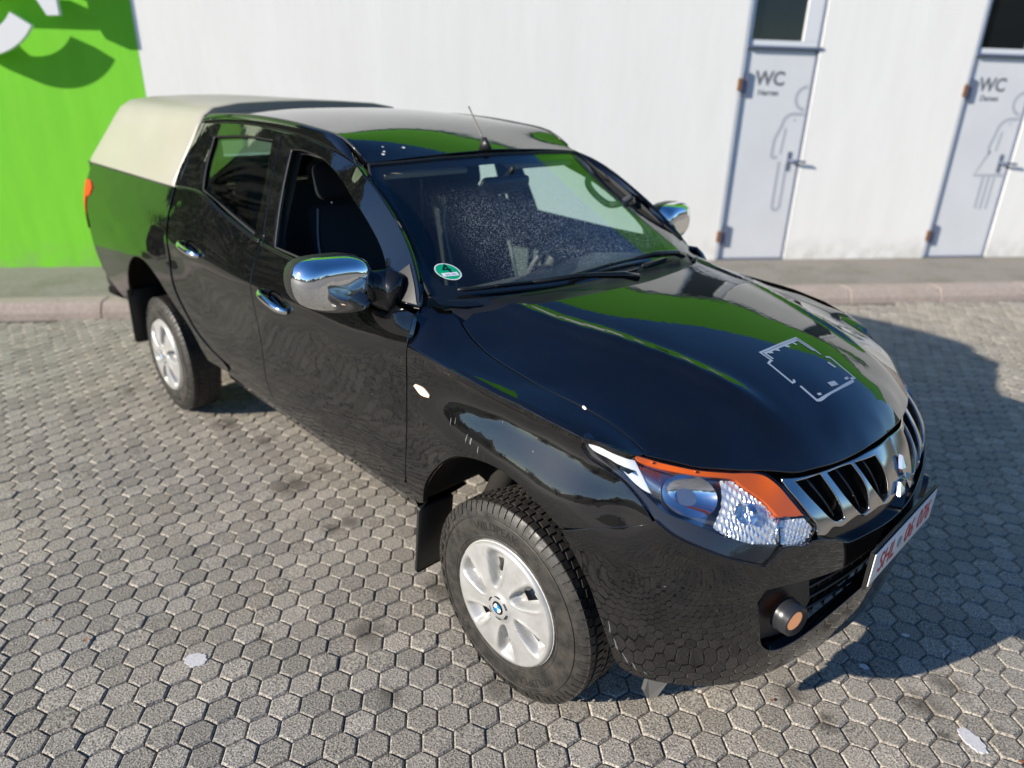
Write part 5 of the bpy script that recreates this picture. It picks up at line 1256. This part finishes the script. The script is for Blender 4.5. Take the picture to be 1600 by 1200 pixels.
wheel(0, 1, rad(-12)); wheel(-3.0, 1, rad(15)); wheel(0, -1, 0); wheel(-3.0, -1, 0)

# ---------------------------------------------------------------- underbody, arch liners, flaps
def arch_liner(pts, sg, w1):
    """inner wing: the arch outline carried inwards, closed by a back wall"""
    pts = catmull(pts, 4); A_ = np.array([S(*q) for q in pts]); V = []; F = []; n = len(A_)
    cx = A_[:, 0].mean()
    for q in A_:
        d = np.array([q[0] - cx, 0, q[2] - .40]); d /= np.linalg.norm(d)
        for y, e in ((-q[1] - .004, -.001), (-q[1] - .022, .004), (-q[1] - .03, .03), (w1, .03)): V.append((q[0] + d[0] * e, -y * sg, q[2] + d[2] * e))
    for k in range(n - 1):
        for c in range(3): F.append((k * 4 + c, k * 4 + c + 1, (k + 1) * 4 + c + 1, (k + 1) * 4 + c))
    b0 = len(V); V.append((cx, -w1 * sg, .42))
    for k in range(n - 1): F.append((k * 4 + 3, b0, (k + 1) * 4 + 3))
    mesh("wheel_arch_liner", V, F, liner, truck, True)
for sg in (1, -1):
    arch_liner([(-.42, .53)] + ARCH + [(.262, .8175), (.3233, .7252), (.3611, .6558), (.3893, .5764), (.4198, .4766), (.440, .415)], sg, .56)
    arch_liner([(-2.257, .548), (-2.358, .684), (-2.539, .800), (-2.718, .912), (-2.886, .969), (-3.055, .966), (-3.200, .895), (-3.320, .770), (-3.40, .62)], sg, .56)
    # lip turned in under the front wing and the bed
    rbox("mudflap", (.012, .155, .30), .012, plastic, truck, Matrix.Translation((-.425, -.800 * sg, .395)) @ Matrix.Rotation(rad(6), 4, 'Y'))
    rbox("mudflap", (.012, .19, .36), .014, plastic, truck, Matrix.Translation((-3.40, -.80 * sg, .52)) @ Matrix.Rotation(rad(5), 4, 'Y'))
    sill = [tuple(S(s_, .535)) for s_ in np.linspace(-2.02, -.46, 20)]
    rows = []
    for s_ in np.linspace(-2.04, -.45, 24):
        a = S(s_, .602); b_ = S(s_, .55); rows.append([a + np.array([0, .012, 0]), b_ + np.array([0, .006, .0]), b_ + np.array([0, .016, -.035]), b_ + np.array([0, .10, -.050]), b_ + np.array([0, .25, -.03])])
    V, F = grid_geo(np.array(rows) * np.array([1, sg, 1])); mesh("sill", V, F, paint, truck)
    V, F = tube_geo([tuple(S(s_, .545) * np.array([1, sg, 1]) + np.array([0, .030 * sg, -.030])) for s_ in np.linspace(-2.0, -.49, 14)], .014, 8); mesh("sill_strip", V, F, plastic, truck)
    V, F = tube_geo([(-.14, -.66 * sg, .80), (-.20, -.70 * sg, .62), (-.30, -.68 * sg, .50)], [.05, .045, .035], 8); mesh("inner_panel", V, F, liner, truck)
    P = [(.50, -.700 * sg, .40), (.492, -.725 * sg, .33), (.497, -.745 * sg, .30), (.515, -.745 * sg, .283), (.535, -.735 * sg, .30), (.545, -.705 * sg, .34), (.545, -.68 * sg, .40)]
    P2 = [(x - .012, y, z) for x, y, z in P]; n_ = len(P); mesh("air_deflector", P + P2, [tuple(range(n_)), tuple(range(2 * n_ - 1, n_ - 1, -1))] + [(k, n_ + k, n_ + (k + 1) % n_, (k + 1) % n_) for k in range(n_)], flap_grey, truck, False)
rbox("chassis", (3.9, .80, .16), .03, liner, truck, Matrix.Translation((-1.85, 0, .50)))
rbox("engine_tray", (.85, .95, .05), .02, liner, truck, Matrix.Translation((.30, 0, .44)))
for x in (0, -3.0):
    V, F = tube_geo([(x, -.66, HUBZ), (x, .66, HUBZ)], .05, 10); mesh("axle", V, F, liner, truck)
rbox("floor_pan", (3.45, 1.45, .06), .02, dark, truck, Matrix.Translation((-2.15, 0, .60)))
# black inner skins behind the outer panels, so the shut lines stay dark
isk = [[(-.50, 1.20), (-.50, .62), (-1.52, .62), (-2.0, .64), (-2.30, .76), (-2.49, .98), (-2.50, 1.38), (-2.2, 1.38), (-1.62, 1.27), (-1.0, 1.24)]]
gi = panel_geo([np.array(isk[0])], SI(.045), .08, rim=False); both("door_inner", gi, trim, truck)
gi = panel_geo([np.array([(-2.56, 1.38), (-2.56, 1.02), (-2.66, 1.0), (-3.3, 1.03), (-3.5, .68), (-3.95, .75), (-3.98, 1.38)])], SI(.04), .08, rim=False); both("bed_inner", gi, dark, truck)
V, F = grid_geo(np.array([[H(x, y) * np.array([1, 1, 1]) + np.array([0, 0, -.05]) for y in np.linspace(-.80, .80, 17)] for x in np.linspace(-.42, .40, 12)])); mesh("bay_lid_liner", V, F, dark, truck)
V, F = grid_geo(np.array([[H(x, y) + np.array([0, 0, -.06]) for y in np.linspace(-.52, .52, 13)] for x in np.linspace(.38, .62, 6)])); mesh("bay_front_liner", V, F, dark, truck)
rbox("firewall", (.04, 1.45, .62), .01, dark, truck, Matrix.Translation((-.44, 0, .88)))
rbox("radiator_pack", (.05, 1.16, .48), .01, dark, truck, Matrix.Translation((.56, 0, .70)))

# ---------------------------------------------------------------- cab interior
rows = []
for y in np.linspace(-.72, .72, 25):
    h = 1.185 + .035 * math.exp(-((y - .37) / .20) ** 2); b_ = W(y, 1.25)
    rows.append([(b_[0] - .03, y, 1.222), (b_[0] - .16, y, h + .018), (-.72 - .02 * math.cos(y * 2), y, h), (-.80, y, h - .03), (-.84, y, h - .12), (-.78, y, .80), (-.74, y, .66)])
V, F = grid_geo(np.array(rows)); mesh("dashboard", V, F, trim, truck)
sw = empty("steering_wheel"); sw.parent = truck
Msw = Matrix.Translation((-.93, .37, 1.135)) @ Matrix.Rotation(rad(-62), 4, 'Y')
v, f = tube_geo([(.185 * math.cos(t), .185 * math.sin(t), 0) for t in np.linspace(0, 2 * math.pi, 40, endpoint=False)], .016, 10, closed=True); mesh("wheel_rim", [tuple(Msw @ Vector(q)) for q in v], f, trim, sw)
for a in (0, math.pi, -math.pi / 2):
    v, f = tube_geo([(0, 0, -.02), (.18 * math.cos(a + math.pi / 2), .18 * math.sin(a + math.pi / 2), 0)], .016, 8); mesh("spoke", [tuple(Msw @ Vector(q)) for q in v], f, trim, sw)
rbox("airbag_cover", (.13, .16, .05), .02, trim, sw, Msw)
def seat(x, y, w, label=None):
    s_ = empty("seat"); s_.parent = truck
    rbox("cushion", (.50, w, .16), .05, cloth, s_, Matrix.Translation((x, y, .83)) @ Matrix.Rotation(rad(-6), 4, 'Y'), 4)
    rbox("backrest", (.13, w * .94, .60), .055, cloth, s_, Matrix.Translation((x - .30, y, 1.12)) @ Matrix.Rotation(rad(-17), 4, 'Y'), 4, taper=(.8, .86))
    n_ = 1 if w < .7 else 3
    for k in range(n_):
        yy = y if n_ == 1 else y + (k - 1) * .42
        rbox("headrest", (.10, .25, .17), .045, cloth, s_, Matrix.Translation((x - .425, yy, 1.50 if n_ == 1 else 1.42)) @ Matrix.Rotation(rad(-12), 4, 'Y'), 4)
        for e in (-.06, .06):
            V, F = tube_geo([(x - .385, yy + e, 1.36), (x - .415, yy + e, 1.44)], .007, 6); mesh("post", V, F, chrome_dull, s_)
    if n_ == 1:
        for e in (-1, 1):
            P = [(x - .17 + .0, y + e * w * .43, .90), (x - .22, y + e * w * .44, 1.05), (x - .29, y + e * w * .42, 1.25), (x - .325, y + e * w * .36, 1.40)]
            V, F = tube_geo(catmull(P, 5), .004, 5); mesh("piping", V, F, plain("piping_grey", (.30, .30, .30), .8), s_)
seat(-1.23, -.36, .50); seat(-1.23, .36, .50); seat(-1.95, 0, 1.25)
rbox("console", (.90, .20, .22), .04, trim, truck, Matrix.Translation((-1.15, 0, .78)))
im = empty("rear_view_mirror"); im.parent = truck
rbox("mirror_body", (.035, .27, .072), .025, plastic, im, Matrix.Translation((-.90, -.02, 1.535)) @ Matrix.Rotation(rad(10), 4, 'Y'))
V, F = tube_geo([(-.905, -.02, 1.56), (-.875, 0, 1.60), (-.87, 0, 1.605)], .012, 8); mesh("mirror_stem", V, F, plastic, im)
rows = [[tuple(R(x, y) + np.array([0, 0, -.045])) for y in np.linspace(-.565, .565, 15)] for x in np.linspace(-1.06, -2.5, 16)]
V, F = grid_geo(np.array(rows)); mesh("headlining", V, F, plain("headlining", (.32, .30, .27), .9), truck)
for sg in (1, -1):   # grab handles on the front pillars, belts by the centre pillars
    P = catmull([(-.96, .60 * sg, 1.535), (-.935, .565 * sg, 1.495), (-.88, .552 * sg, 1.455), (-.80, .555 * sg, 1.418), (-.745, .575 * sg, 1.425), (-.715, .625 * sg, 1.455)], 6); V, F = tube_geo(P, .016, 8)
    if sg > 0: mesh("grab_handle", V, F, trim, truck)
    rbox("sun_visor", (.17, .42, .022), .01, beige, truck, Matrix.Translation((-1.10, .33 * sg, 1.615)) @ Matrix.Rotation(rad(22), 4, 'Y'))
    P = [(-1.66, .60 * sg, 1.62), (-1.64, .66 * sg, 1.40), (-1.62, .70 * sg, 1.10), (-1.60, .72 * sg, .75)]; rows = [[np.array(q) + np.array([dx, 0, 0]) for dx in (-.022, .022)] for q in P]; V, F = grid_geo(np.array(rows)); mesh("seat_belt", V, F, plain("belt_web", (.12, .12, .125), .8), truck)
    rbox("centre_pillar", (.10, .03, .46), .012, trim, truck, Matrix.Translation((-1.60, .665 * sg, 1.46)) @ Matrix.Rotation(rad(24 * sg), 4, 'X') @ Matrix.Rotation(rad(-9), 4, 'Y'))
